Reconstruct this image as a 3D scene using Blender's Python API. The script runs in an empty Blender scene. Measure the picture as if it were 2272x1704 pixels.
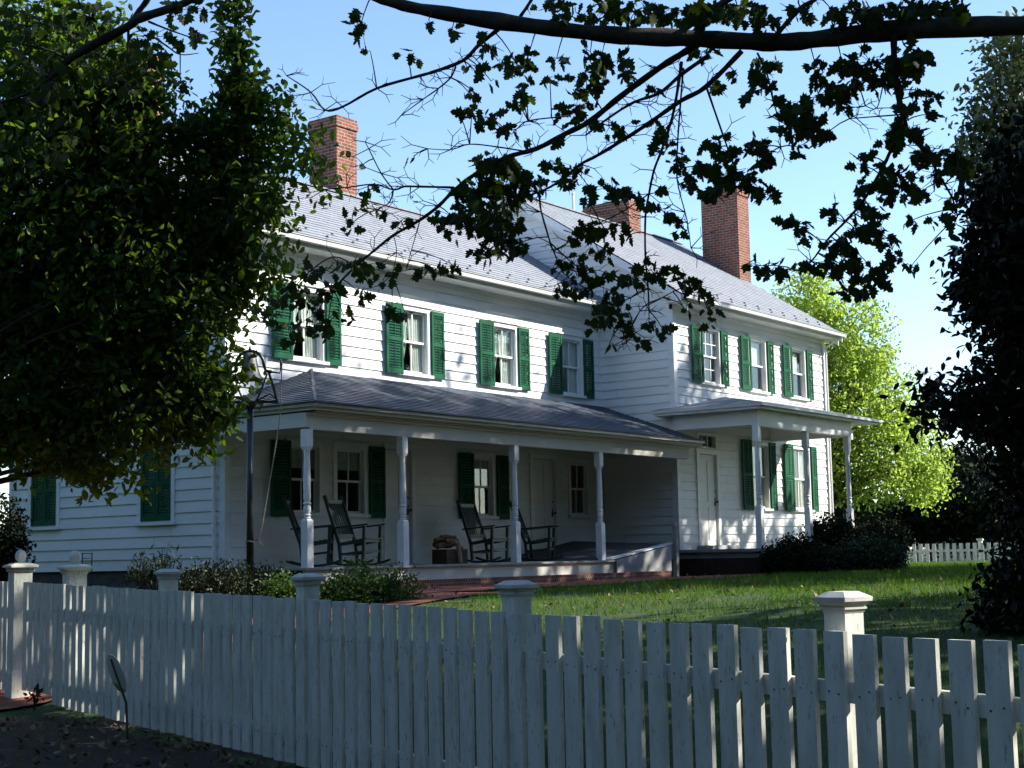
import bpy, bmesh, math, random
import numpy as np
from mathutils import Vector, Matrix
R = math.radians
random.seed(7); rng = np.random.default_rng(11)
scene = bpy.context.scene
col = scene.collection
EYE = 1.6                      # everything is laid out relative to the eye, then lifted by this much

# ------------------------------------------------------------------ camera
F_PX, PITCH, ROLL, YAW = 3354.46, R(6.494), R(1.142), R(36.223)
h = np.array([math.cos(YAW), math.sin(YAW), 0.0]); rt = np.array([math.sin(YAW), -math.cos(YAW), 0.0]); zz = np.array([0, 0, 1.0])
fwd = h*math.cos(PITCH) + zz*math.sin(PITCH); up = -h*math.sin(PITCH) + zz*math.cos(PITCH)
r2 = rt*math.cos(ROLL) - up*math.sin(ROLL); u2 = rt*math.sin(ROLL) + up*math.cos(ROLL)
cam = bpy.data.cameras.new('camera'); camo = bpy.data.objects.new('camera', cam); col.objects.link(camo)
cam.sensor_width = 36; cam.lens = F_PX/2272*36; cam.clip_start = .1; cam.clip_end = 2000
mw = Matrix.Identity(4)
for i in range(3):
    mw[i][0] = r2[i]; mw[i][1] = u2[i]; mw[i][2] = -fwd[i]
mw[2][3] = EYE
camo.matrix_world = mw
scene.camera = camo
def at(px, py, depth):          # world point seen at (px, py) of the photograph at a distance along the view axis
    return (r2*((px-1136)/F_PX) - u2*((py-852)/F_PX) + fwd)*depth
def at_z(px, py, z):
    d = at(px, py, 1.0); return d*(z/d[2])
def at_y(px, py, y):
    d = at(px, py, 1.0); return d*(y/d[1])

# ------------------------------------------------------------------ light
SUN = np.array([.87, -1.0, .93]); SUN = SUN/np.linalg.norm(SUN)
world = bpy.data.worlds.new("World"); scene.world = world; world.use_nodes = True
wn = world.node_tree; wn.nodes.clear()
sky = wn.nodes.new('ShaderNodeTexSky'); sky.sky_type = 'NISHITA'; sky.sun_disc = False
sky.sun_elevation = math.asin(SUN[2]); sky.sun_rotation = math.atan2(SUN[0], SUN[1])
sky.altitude = 50; sky.air_density = 1.0; sky.dust_density = .2; sky.ozone_density = 3.2
bg = wn.nodes.new('ShaderNodeBackground'); bg.inputs['Strength'].default_value = .13
wo = wn.nodes.new('ShaderNodeOutputWorld')
wn.links.new(sky.outputs[0], bg.inputs[0]); wn.links.new(bg.outputs[0], wo.inputs[0])
sl = bpy.data.lights.new('sun', 'SUN'); sl.energy = 5.0; sl.angle = R(.53); sl.color = (1, .95, .86)
slo = bpy.data.objects.new('sun', sl); col.objects.link(slo)
slo.rotation_euler = Vector(SUN).to_track_quat('Z', 'Y').to_euler(); slo.location = (20, -20, 40)
scene.view_settings.view_transform = 'Standard'; scene.view_settings.look = 'None'
scene.view_settings.exposure = 1.12; scene.view_settings.gamma = 1
scene.render.engine = 'CYCLES'
scene.cycles.use_denoising = True
scene.cycles.max_bounces = 8; scene.cycles.transparent_max_bounces = 12
scene.cycles.caustics_reflective = False; scene.cycles.caustics_refractive = False

# ------------------------------------------------------------------ materials
MATS = {}
def nmat(name):
    m = bpy.data.materials.new(name); m.use_nodes = True; nt = m.node_tree
    b = nt.nodes['Principled BSDF']; MATS[name] = m
    return m, nt, b
def N(nt, t, **kw):
    n = nt.nodes.new(t)
    for k, v in kw.items():
        if k in n.inputs: n.inputs[k].default_value = v
        else: setattr(n, k, v)
    return n
def ramp(nt, fac, stops):
    r = nt.nodes.new('ShaderNodeValToRGB'); e = r.color_ramp.elements
    while len(e) < len(stops): e.new(.5)
    for k, (p, c) in enumerate(stops):
        e[k].position = p; e[k].color = (*c, 1)
    nt.links.new(fac, r.inputs[0]); return r
def coords(nt, kind='UV', scale=(1, 1, 1)):
    tc = nt.nodes.new('ShaderNodeTexCoord'); mp = nt.nodes.new('ShaderNodeMapping')
    mp.inputs['Scale'].default_value = scale
    nt.links.new(tc.outputs[kind], mp.inputs[0]); return mp.outputs[0]
def bump(nt, b, hgt, strength=.3, dist=.01):
    n = N(nt, 'ShaderNodeBump'); n.inputs['Strength'].default_value = strength; n.inputs['Distance'].default_value = dist
    nt.links.new(hgt, n.inputs['Height']); nt.links.new(n.outputs[0], b.inputs['Normal'])
def paint(name, c1, c2, rough=.55, scale=3., bstr=.15, stain=None, spec=.3, vert=False):
    m, nt, b = nmat(name)
    v0 = coords(nt, 'UV', (scale, scale*.22, 1) if vert else (scale*.35, scale, 1))
    oi = nt.nodes.new('ShaderNodeObjectInfo'); ad = N(nt, 'ShaderNodeVectorMath', operation='ADD'); sc_ = N(nt, 'ShaderNodeMath', operation='MULTIPLY'); sc_.inputs[1].default_value = 61.
    nt.links.new(oi.outputs['Random'], sc_.inputs[0]); nt.links.new(v0, ad.inputs[0]); nt.links.new(sc_.outputs[0], ad.inputs[1]); v = ad.outputs[0]
    n1 = N(nt, 'ShaderNodeTexNoise', Scale=1.5, Detail=6.); nt.links.new(v, n1.inputs['Vector'])
    stops = [(.3, c2), (.62, c1)]
    r = ramp(nt, n1.outputs[0], stops)
    out = r.outputs[0]
    if stain:
        n2 = N(nt, 'ShaderNodeTexNoise', Scale=7., Detail=8., Roughness=.7); nt.links.new(v, n2.inputs['Vector'])
        k = ramp(nt, n2.outputs[0], [(.56 if vert else .60, (0, 0, 0)), (.68 if vert else .72, (1, 1, 1))])
        mx = N(nt, 'ShaderNodeMixRGB'); mx.inputs[2].default_value = (*stain, 1)
        nt.links.new(k.outputs[0], mx.inputs[0]); nt.links.new(out, mx.inputs[1]); out = mx.outputs[0]
    nt.links.new(out, b.inputs['Base Color'])
    b.inputs['Roughness'].default_value = rough; b.inputs['Specular IOR Level'].default_value = spec
    n3 = N(nt, 'ShaderNodeTexNoise', Scale=25., Detail=4.); nt.links.new(coords(nt, 'UV', (5, .4, 1) if vert else (.4, 3, 1)), n3.inputs['Vector'])
    bump(nt, b, n3.outputs[0], bstr, .004)
    return m
paint('white_siding', (.82, .82, .80), (.72, .72, .70), .5, 1.4, .25, (.58, .57, .52))
paint('white_trim', (.83, .83, .81), (.74, .74, .72), .45, 4., .2)
paint('white_fence', (.80, .80, .72), (.61, .61, .54), .6, 9., .5, (.34, .35, .29), vert=True)
paint('weathered_cap', (.70, .69, .65), (.50, .49, .44), .7, 9., .4, (.28, .27, .23))
paint('white_door', (.80, .80, .77), (.74, .74, .71), .5, 2., .1)
paint('porch_ceiling', (.66, .64, .58), (.58, .56, .50), .6, 2., .1)
paint('green_paint', (.014, .100, .050), (.010, .076, .038), .62, 6., .2, None, .08)
paint('green_chair', (.012, .030, .022), (.008, .022, .016), .4, 6., .2, None, .4)
paint('grey_floor', (.34, .35, .35), (.24, .25, .25), .55, 3., .3)
paint('ramp_board', (.085, .09, .10), (.06, .065, .07), .8, 3., .4)
paint('black_iron', (.018, .018, .020), (.010, .010, .011), .38, 6., .2, None, .5)
paint('gutter_metal', (.55, .55, .54), (.42, .42, .41), .35, 4., .1, None, .6)
paint('zinc', (.40, .42, .44), (.30, .32, .34), .45, 4., .15, None, .5)
paint('lead', (.05, .055, .075), (.035, .04, .055), .5, 3., .1)
paint('curtain', (.78, .78, .74), (.66, .66, .62), .9, 10., .3)
paint('room', (.16, .14, .12), (.10, .09, .08), .9, 1., .1)
paint('foundation', (.10, .095, .09), (.05, .048, .045), .9, 6., .8)
paint('grey_wood', (.36, .35, .33), (.22, .21, .20), .8, 6., .5)
paint('rope', (.42, .39, .30), (.30, .27, .20), .9, 20., .3)
paint('box_wood', (.055, .028, .016), (.03, .016, .01), .7, 8., .4)
paint('log_bark', (.16, .085, .04), (.07, .035, .018), .9, 8., .8)
paint('log_tan', (.36, .24, .13), (.24, .15, .08), .85, 8., .5)
paint('sign_white', (.80, .80, .70), (.68, .68, .58), .5, 5., .1)
paint('sign_green', (.36, .38, .12), (.26, .29, .08), .5, 5., .1)
paint('iron_grey', (.09, .09, .10), (.06, .06, .065), .5, 6., .2, None, .5)

def brick_mat(name, c1, c2, mortar, bw=.2, rh=.072, ms=.010, flat=False, coord='UV', bstr=.6):
    m, nt, b = nmat(name)
    v = coords(nt, coord, (1, 1, 1))
    t = N(nt, 'ShaderNodeTexBrick', Scale=1.); t.offset = .5
    t.inputs['Brick Width'].default_value = bw; t.inputs['Row Height'].default_value = rh
    t.inputs['Mortar Size'].default_value = ms; t.inputs['Mortar Smooth'].default_value = .2; t.inputs['Bias'].default_value = -.1
    t.inputs['Color1'].default_value = (*c1, 1); t.inputs['Color2'].default_value = (*c2, 1); t.inputs['Mortar'].default_value = (*mortar, 1)
    nt.links.new(v, t.inputs['Vector'])
    n = N(nt, 'ShaderNodeTexNoise', Scale=3.5, Detail=6., Roughness=.65); nt.links.new(v, n.inputs['Vector'])
    mx = N(nt, 'ShaderNodeMixRGB', blend_type='MULTIPLY'); mx.inputs[0].default_value = .45 if 'slate' in name else .75
    rr = ramp(nt, n.outputs[0], [(.3, (.55, .53, .52)), (.7, (1.25, 1.2, 1.15))])
    nt.links.new(t.outputs['Color'], mx.inputs[1]); nt.links.new(rr.outputs[0], mx.inputs[2])
    nt.links.new(mx.outputs[0], b.inputs['Base Color']); b.inputs['Roughness'].default_value = .85
    b.inputs['Specular IOR Level'].default_value = .2
    inv = N(nt, 'ShaderNodeMath', operation='SUBTRACT'); inv.inputs[0].default_value = 1.
    nt.links.new(t.outputs['Fac'], inv.inputs[1]); bump(nt, b, inv.outputs[0], bstr, .012)
    return m
brick_mat('chimney_brick', (.27, .090, .056), (.155, .054, .038), (.33, .27, .23))
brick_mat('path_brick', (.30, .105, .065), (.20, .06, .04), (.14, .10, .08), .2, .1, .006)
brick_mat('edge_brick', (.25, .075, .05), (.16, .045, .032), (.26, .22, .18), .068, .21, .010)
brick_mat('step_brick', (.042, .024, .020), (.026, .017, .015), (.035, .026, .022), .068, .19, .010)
def slate(name, c1, c2, gap):
    return brick_mat(name, c1, c2, gap, .26, .5, .010, bstr=.3)
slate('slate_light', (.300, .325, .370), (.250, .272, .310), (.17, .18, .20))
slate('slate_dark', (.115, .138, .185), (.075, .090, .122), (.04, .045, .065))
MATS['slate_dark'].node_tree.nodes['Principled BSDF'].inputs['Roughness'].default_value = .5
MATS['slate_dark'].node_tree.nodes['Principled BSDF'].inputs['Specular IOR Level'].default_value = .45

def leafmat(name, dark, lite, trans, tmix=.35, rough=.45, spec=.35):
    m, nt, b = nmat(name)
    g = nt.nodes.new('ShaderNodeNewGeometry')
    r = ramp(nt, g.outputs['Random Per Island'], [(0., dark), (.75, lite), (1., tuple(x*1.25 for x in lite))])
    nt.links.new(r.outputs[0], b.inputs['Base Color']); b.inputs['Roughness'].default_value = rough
    b.inputs['Specular IOR Level'].default_value = spec
    t = nt.nodes.new('ShaderNodeBsdfTranslucent')
    t.inputs[0].default_value = (*trans, 1)
    mx = nt.nodes.new('ShaderNodeMixShader'); mx.inputs[0].default_value = tmix
    out = nt.nodes['Material Output']
    nt.links.new(b.outputs[0], mx.inputs[1]); nt.links.new(t.outputs[0], mx.inputs[2]); nt.links.new(mx.outputs[0], out.inputs[0])
    return m
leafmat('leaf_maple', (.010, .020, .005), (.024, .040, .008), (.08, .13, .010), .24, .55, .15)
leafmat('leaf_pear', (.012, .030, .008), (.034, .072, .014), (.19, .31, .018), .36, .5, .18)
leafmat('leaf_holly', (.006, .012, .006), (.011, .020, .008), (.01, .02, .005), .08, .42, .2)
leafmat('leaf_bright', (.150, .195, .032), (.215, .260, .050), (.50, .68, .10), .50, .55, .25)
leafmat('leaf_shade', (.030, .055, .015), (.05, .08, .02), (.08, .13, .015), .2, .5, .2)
leafmat('leaf_olive', (.050, .062, .028), (.080, .092, .042), (.10, .14, .03), .25, .5, .3)
leafmat('leaf_conifer', (.018, .034, .016), (.032, .058, .024), (.02, .04, .01), .10, .6, .2)
leafmat('leaf_shrub', (.025, .060, .014), (.05, .110, .022), (.10, .18, .02), .30, .45, .3)
leafmat('leaf_yew', (.006, .012, .005), (.011, .020, .007), (.01, .02, .005), .08, .6, .1)
leafmat('leaf_purple', (.010, .018, .008), (.022, .034, .012), (.04, .05, .015), .15, .5, .25)
leafmat('grass_blade', (.038, .105, .008), (.065, .150, .012), (.12, .24, .012), .35, .6, .2)
leafmat('leaf_fallen', (.10, .065, .035), (.26, .20, .12), (.10, .06, .02), .15, .8, .1)
m = MATS['grass_blade']; nt = m.node_tree; b = nt.nodes['Principled BSDF']
n1 = N(nt, 'ShaderNodeTexNoise', Scale=.55, Detail=5., Roughness=.65); nt.links.new(coords(nt, 'Object', (1, 1, 1)), n1.inputs['Vector'])
kk = ramp(nt, n1.outputs[0], [(.46, (0, 0, 0)), (.66, (1, 1, 1))]); old = b.inputs['Base Color'].links[0].from_socket
mx = N(nt, 'ShaderNodeMixRGB'); mx.inputs[2].default_value = (.150, .150, .045, 1)
nt.links.new(kk.outputs[0], mx.inputs[0]); nt.links.new(old, mx.inputs[1]); nt.links.new(mx.outputs[0], b.inputs['Base Color'])
def bark(name, c1, c2):
    m, nt, b = nmat(name)
    v = coords(nt, 'Object', (7, 7, 7))
    n = N(nt, 'ShaderNodeTexNoise', Scale=1.6, Detail=8., Roughness=.7); nt.links.new(v, n.inputs['Vector'])
    r = ramp(nt, n.outputs[0], [(.3, c1), (.7, c2)]); nt.links.new(r.outputs[0], b.inputs['Base Color'])
    b.inputs['Roughness'].default_value = .9; b.inputs['Specular IOR Level'].default_value = .15
    bump(nt, b, n.outputs[0], .8, .02)
bark('bark', (.030, .025, .020), (.075, .064, .050))
bark('bark_brown', (.07, .045, .03), (.13, .09, .06))
# glass: thin, reflects by angle, lets the rest through
m, nt, b = nmat('glass')
ge = nt.nodes.new('ShaderNodeNewGeometry'); dp = N(nt, 'ShaderNodeVectorMath', operation='DOT_PRODUCT')
nt.links.new(ge.outputs['Normal'], dp.inputs[0]); nt.links.new(ge.outputs['Incoming'], dp.inputs[1])
ab = N(nt, 'ShaderNodeMath', operation='ABSOLUTE'); nt.links.new(dp.outputs['Value'], ab.inputs[0])
om = N(nt, 'ShaderNodeMath', operation='SUBTRACT'); om.inputs[0].default_value = 1.; nt.links.new(ab.outputs[0], om.inputs[1])
p5 = N(nt, 'ShaderNodeMath', operation='POWER'); nt.links.new(om.outputs[0], p5.inputs[0]); p5.inputs[1].default_value = 5.
fr = N(nt, 'ShaderNodeMath', operation='MULTIPLY_ADD'); nt.links.new(p5.outputs[0], fr.inputs[0]); fr.inputs[1].default_value = .95; fr.inputs[2].default_value = .05
gl = nt.nodes.new('ShaderNodeBsdfGlossy'); gl.inputs['Roughness'].default_value = .02; gl.inputs[0].default_value = (1, 1, 1, 1)
tr = nt.nodes.new('ShaderNodeBsdfTransparent'); tr.inputs[0].default_value = (.88, .92, .90, 1)
mx = nt.nodes.new('ShaderNodeMixShader')
nt.links.new(fr.outputs[0], mx.inputs[0]); nt.links.new(tr.outputs[0], mx.inputs[1]); nt.links.new(gl.outputs[0], mx.inputs[2])
nt.links.new(mx.outputs[0], nt.nodes['Material Output'].inputs[0])
# ground
m, nt, b = nmat('ground')
v = coords(nt, 'Object', (1, 1, 1))
n1 = N(nt, 'ShaderNodeTexNoise', Scale=.6, Detail=5.); nt.links.new(v, n1.inputs['Vector'])
n2 = N(nt, 'ShaderNodeTexNoise', Scale=18., Detail=8., Roughness=.7); nt.links.new(v, n2.inputs['Vector'])
ra = ramp(nt, n2.outputs[0], [(.3, (.014, .034, .005)), (.7, (.040, .085, .010))])
rb = ramp(nt, n2.outputs[0], [(.3, (.018, .014, .010)), (.7, (.050, .036, .022))])
k = ramp(nt, n1.outputs[0], [(.66, (0, 0, 0)), (.78, (1, 1, 1))])
mx = N(nt, 'ShaderNodeMixRGB'); nt.links.new(k.outputs[0], mx.inputs[0]); nt.links.new(ra.outputs[0], mx.inputs[1]); nt.links.new(rb.outputs[0], mx.inputs[2])
nt.links.new(mx.outputs[0], b.inputs['Base Color']); b.inputs['Roughness'].default_value = .95; bump(nt, b, n2.outputs[0], .9, .03)

m, nt, b = nmat('mulch')
v = coords(nt, 'UV', (1, 1, 1))
n2 = N(nt, 'ShaderNodeTexNoise', Scale=22., Detail=9., Roughness=.75); nt.links.new(v, n2.inputs['Vector'])
ra = ramp(nt, n2.outputs[0], [(.3, (.012, .008, .005)), (.55, (.042, .028, .016)), (.75, (.095, .066, .036))]); nt.links.new(ra.outputs[0], b.inputs['Base Color'])
b.inputs['Roughness'].default_value = .95; bump(nt, b, n2.outputs[0], 1., .04)

# ------------------------------------------------------------------ mesh helpers
class MB:
    def __init__(s): s.v = []; s.f = []; s.uv = []
    def face(s, pts, uv=None):
        k = len(s.v); s.v += [tuple(map(float, p)) for p in pts]; s.f.append(tuple(range(k, k+len(pts)))); s.uv.append(uv)
    def box(s, a, b, M=None):
        (x0, y0, z0), (x1, y1, z1) = a, b
        c = [(x0, y0, z0), (x1, y0, z0), (x1, y1, z0), (x0, y1, z0), (x0, y0, z1), (x1, y0, z1), (x1, y1, z1), (x0, y1, z1)]
        s.hexa(c, M)
    def hexa(s, c, M=None):
        if M is not None: c = [tuple(M @ Vector(p)) for p in c]
        k = len(s.v); s.v += [tuple(map(float, p)) for p in c]
        for q in ((0, 3, 2, 1), (4, 5, 6, 7), (0, 1, 5, 4), (1, 2, 6, 5), (2, 3, 7, 6), (3, 0, 4, 7)):
            s.f.append(tuple(k+i for i in q)); s.uv.append(None)
    def beam(s, p, q, w, t, upv=(0, 0, 1)):          # rectangular bar from p to q
        p, q = Vector(p), Vector(q); d = (q-p).normalized(); u = Vector(upv)
        x = d.cross(u)
        if x.length < 1e-4: x = d.cross(Vector((1, 0, 0)))
        x.normalize(); y = x.cross(d).normalized()
        c = []
        for e in (p, q):
            for a, bb in ((-1, -1), (1, -1), (1, 1), (-1, 1)): c.append(tuple(e + x*(a*w/2) + y*(bb*t/2)))
        s.hexa(c)
    def tube(s, path, rad, n=8):
        P = [Vector(p) for p in path]; k0 = len(s.v); m = len(P)
        ref = Vector((0, 0, 1))
        for i, p in enumerate(P):
            d = (P[min(i+1, m-1)] - P[max(i-1, 0)])
            if d.length < 1e-9: d = Vector((0, 0, 1))
            d.normalize(); rr = ref if abs(d.dot(ref)) < .95 else Vector((1, 0, 0))
            x = d.cross(rr).normalized(); y = d.cross(x)
            r = rad[i] if hasattr(rad, '__len__') else rad
            for j in range(n):
                a = 2*math.pi*j/n; s.v.append(tuple(p + x*(r*math.cos(a)) + y*(r*math.sin(a))))
        for i in range(m-1):
            for j in range(n):
                a = k0+i*n+j; b2 = k0+i*n+(j+1) % n
                s.f.append((a, b2, b2+n, a+n)); s.uv.append(None)
        s.f.append(tuple(k0+j for j in range(n))[::-1]); s.uv.append(None)
        s.f.append(tuple(k0+(m-1)*n+j for j in range(n))); s.uv.append(None)
    def lathe(s, prof, o=(0, 0, 0), n=16):
        k0 = len(s.v); m = len(prof)
        for r, z in prof:
            for j in range(n):
                a = 2*math.pi*j/n; s.v.append((o[0]+r*math.cos(a), o[1]+r*math.sin(a), o[2]+z))
        for i in range(m-1):
            for j in range(n):
                a = k0+i*n+j; b2 = k0+i*n+(j+1) % n
                s.f.append((a, b2, b2+n, a+n)); s.uv.append(None)
        s.f.append(tuple(k0+j for j in range(n))[::-1]); s.uv.append(None)
        s.f.append(tuple(k0+(m-1)*n+j for j in range(n))); s.uv.append(None)
    def frustum(s, c, w0, z0, w1, z1, ang=0):          # square frustum about c
        pts = []
        for w, z in ((w0, z0), (w1, z1)):
            for a, bb in ((-1, -1), (1, -1), (1, 1), (-1, 1)):
                x, y = a*w/2, bb*w/2
                pts.append((c[0]+x*math.cos(ang)-y*math.sin(ang), c[1]+x*math.sin(ang)+y*math.cos(ang), z))
        s.hexa(pts)
    def build(s, name, mat, parent=None, smooth=False, recalc=True):
        off = Vector((0, 0, 0)); q = parent
        while q is not None: off = off + q.location; q = q.parent
        V = np.array(s.v, float)
        me = bpy.data.meshes.new(name); me.from_pydata([tuple(p) for p in (V-np.array(off))], [], s.f)
        uvl = me.uv_layers.new(name='uv'); data = np.zeros((len(me.loops), 2)); li = 0
        for f, uv in zip(s.f, s.uv):
            n = len(f)
            if uv is None:
                p = V[list(f)]; nn = np.zeros(3)
                for i in range(n):
                    a, bb = p[i], p[(i+1) % n]; nn += np.cross(a, bb)
                ax = np.abs(nn); kk = int(ax.argmax())
                if kk == 2: uvp = p[:, :2]
                elif kk == 0: uvp = p[:, 1:]
                else: uvp = p[:, [0, 2]]
            else: uvp = np.array(uv)
            data[li:li+n] = uvp; li += n
        uvl.data.foreach_set('uv', data.ravel())
        if recalc:
            bm = bmesh.new(); bm.from_mesh(me); bmesh.ops.remove_doubles(bm, verts=bm.verts, dist=1e-5) if smooth else None
            bmesh.ops.recalc_face_normals(bm, faces=bm.faces); bm.to_mesh(me); bm.free()
        me.materials.append(MATS[mat])
        if smooth: me.shade_smooth()
        o = bpy.data.objects.new(name, me); col.objects.link(o)
        if parent is not None: o.parent = parent
        return o
def tag(o, label=None, cat=None, group=None, kind=None):
    if label: o['label'] = label
    if cat: o['category'] = cat
    if group: o['group'] = group
    if kind: o['kind'] = kind
    return o
def empty(name, loc, label=None, cat=None, group=None):
    o = bpy.data.objects.new(name, None); o.empty_display_size = .2; col.objects.link(o); o.location = loc
    return tag(o, label, cat, group)
def clone(o, name=None, parent=None, d=(0, 0, 0)):
    c = o.copy(); col.objects.link(c)
    if parent is not None: c.parent = parent
    c.location = Vector(o.location) + Vector(d)
    return c
def kids(o): return [q for q in col.objects if q.parent == o]
def copy_tree(o, parent=None):
    c = o.copy(); col.objects.link(c)
    if parent is not None: c.parent = parent
    for q in kids(o): copy_tree(q, c)
    return c

# leaves as real faces, many per crown
OVAL = (np.array([(0, 0, 0), (.33, .24, .07), (.72, .19, .05), (1, 0, -.04), (.72, -.19, .05), (.33, -.24, .07)]), [(0, 3, 2, 1), (0, 5, 4, 3)])
NEEDLE = (np.array([(0, 0, 0), (.5, .09, .02), (1, 0, 0), (.5, -.09, .02)]), [(0, 1, 2, 3)])
CARD = (np.array([(0, 0, 0), (.45, .38, .08), (1, .1, 0), (.7, -.35, .05)]), [(0, 1, 2, 3)])
_mo = [(0, 0), (.02, .30), (.16, .22), (.30, .52), (.42, .30), (.56, .42), (.62, .20), (.80, .22), (1.0, 0), (.80, -.22), (.62, -.20), (.56, -.42), (.42, -.30), (.30, -.52), (.16, -.22), (.02, -.30)]
MAPLE = (np.array([(.34, 0, -.05)] + [(x, y, .10*abs(y) + .10*(x-.4)**2) for x, y in _mo]), [(0, i, i+1) for i in range(1, 16)] + [(0, 16, 1)])
def unit(a): return a/np.maximum(np.linalg.norm(a, axis=1, keepdims=True), 1e-9)
def leaves(name, P, size, tmpl, mat, parent, dirbias=(0, 0, 0), normbias=(0, 0, .6)):
    T, faces = tmpl; n = len(P); P = np.asarray(P, float)
    d = unit(rng.normal(size=(n, 3)) + np.array(dirbias)); nn = rng.normal(size=(n, 3)) + np.array(normbias)
    nn = unit(nn - d*np.sum(nn*d, 1, keepdims=True)); s = np.cross(nn, d)
    size = np.asarray(size).reshape(-1, 1, 1)*np.ones((n, 1, 1))
    off = np.zeros(3); q = parent
    while q is not None: off = off + np.array(q.location); q = q.parent
    curl = rng.uniform(.3, 2.2, size=(n, 1, 1))
    V = (P-off)[:, None, :] + size*(T[None, :, 0:1]*d[:, None, :] + T[None, :, 1:2]*s[:, None, :] + curl*T[None, :, 2:3]*nn[:, None, :])
    K = len(T); V = V.reshape(-1, 3)
    me = bpy.data.meshes.new(name)
    lens = np.array([len(f) for f in faces]); flat = np.concatenate([np.array(f) for f in faces])
    loops = (flat[None, :] + (np.arange(n)*K)[:, None]).ravel()
    tot = np.tile(lens, n); start = np.concatenate([[0], np.cumsum(tot)[:-1]])
    me.vertices.add(len(V)); me.vertices.foreach_set('co', V.ravel())
    me.loops.add(len(loops)); me.loops.foreach_set('vertex_index', loops.astype(np.int32))
    me.polygons.add(len(tot)); me.polygons.foreach_set('loop_start', start.astype(np.int32)); me.polygons.foreach_set('loop_total', tot.astype(np.int32))
    me.update(calc_edges=True); me.materials.append(MATS[mat])
    o = bpy.data.objects.new(name, me); col.objects.link(o)
    if parent is not None: o.parent = parent
    return o
def clumped(blobs, n, clump=.35, per=28, shell=.55):
    """points in ellipsoids (centre, radii, weight), gathered in clumps; also returns the clump centres"""
    w = np.array([b[2] for b in blobs], float); w /= w.sum(); nc = max(1, n//per)
    ids = rng.choice(len(blobs), nc, p=w)
    C = np.array([blobs[i][0] for i in ids], float); Rr = np.array([blobs[i][1] for i in ids], float)
    u = unit(rng.normal(size=(nc, 3))); rad = rng.uniform(0, 1, size=(nc, 1))**(1/3.)
    rad = np.where(rng.uniform(size=(nc, 1)) < shell, .75+.27*rad, rad)
    cc = C + u*rad*Rr
    cs = clump*rng.uniform(.6, 1.4, size=(nc, 1))
    P = (cc[:, None, :] + np.clip(rng.normal(size=(nc, per, 3)), -1.7, 1.7)*cs[:, None, :]*.6).reshape(-1, 3)
    return P, cc
def limbs(mb, base, top, r0, ends, seg=5):
    base, top = np.array(base, float), np.array(top, float)
    path = [base + (top-base)*t + np.array([math.sin(5*t)*.08, math.cos(4*t)*.08, 0])*t for t in np.linspace(0, 1, 7)]
    mb.tube(path, [r0*(1.25 if i == 0 else 1)*(1-.8*i/6) for i in range(7)], 9)
    for e in ends:
        e = np.array(e, float); t = np.clip((e[2]-base[2])/(top[2]-base[2]+1e-6)*.75, .18, .95)
        s = base + (top-base)*t; L = np.linalg.norm(e-s); m = (s+e)/2 + np.array([0, 0, .12*L])
        pp = [(1-q)**2*s + 2*q*(1-q)*m + q*q*e for q in np.linspace(0, 1, seg)]
        ra = max(.012, r0*.33*(1-t*.6)); mb.tube(pp, [ra*(1-.8*q) for q in np.linspace(0, 1, seg)], 6)

# ------------------------------------------------------------------ ground
P0 = np.array([8.62, 11.473]); DF = np.array([-.298, -.9546]); NF = np.array([.9546, -.298])   # fence line: origin, along (towards camera), house side
def fence_z(s): return -.167 - .0187*s           # top of the pickets
def G(x, y):
    t = (np.asarray(x)-P0[0])*NF[0] + (np.asarray(y)-P0[1])*NF[1]
    s = np.clip((np.asarray(x)-P0[0])*DF[0] + (np.asarray(y)-P0[1])*DF[1], -3, 14)
    zf = -1.30 - .0187*s
    q = np.clip(t/8.5, 0, 1); q = q*(2-q)
    return zf + (-.5-zf)*q + .015*np.sin(1.3*np.asarray(x))*np.sin(1.7*np.asarray(y))*np.clip(t, 0, 1)
gx = np.concatenate([np.linspace(-500, -20, 9), np.arange(-14, 62, .6), np.linspace(68, 900, 12)])
gy = np.concatenate([np.linspace(-500, -24, 9), np.arange(-18, 46, .6), np.linspace(52, 900, 12)])
XX, YY = np.meshgrid(gx, gy, indexing='ij'); ZZ = G(XX, YY)
mb = MB(); nx, ny = XX.shape
mb.v = [tuple(p) for p in np.stack([XX.ravel(), YY.ravel(), ZZ.ravel()], 1)]
for i in range(nx-1):
    for j in range(ny-1):
        a = i*ny+j; mb.f.append((a, a+ny, a+ny+1, a+1)); mb.uv.append(None)
tag(mb.build('ground', 'ground', smooth=True, recalc=False), kind='structure')
def sheet(name, mat, corners, nu, nv, lift):
    c = [np.array(q, float) for q in corners]; mb = MB()
    Lu = np.linalg.norm(c[1]-c[0]); Lv = np.linalg.norm(c[3]-c[0])
    def pt(u, v):
        p = (c[0]*(1-u)+c[1]*u)*(1-v) + (c[3]*(1-u)+c[2]*u)*v
        return (p[0], p[1], float(G(p[0], p[1]))+lift)
    for i in range(nu):
        for j in range(nv):
            u0, u1, v0, v1 = i/nu, (i+1)/nu, j/nv, (j+1)/nv
            mb.face([pt(u0, v0), pt(u1, v0), pt(u1, v1), pt(u0, v1)], [(u0*Lu, v0*Lv), (u1*Lu, v0*Lv), (u1*Lu, v1*Lv), (u0*Lu, v1*Lv)])
    return tag(mb.build(name, mat), kind='structure')
sheet('brick_path', 'path_brick', [(17.2, 13.2), (31.0, 14.2), (31.0, 15.74), (15.6, 15.74)], 40, 8, .03)
sheet('garden_path', 'path_brick', [(4.9, 11.6), (16.7, 12.4), (17.2, 15.2), (5.9, 13.6)], 30, 6, .025)

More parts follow.
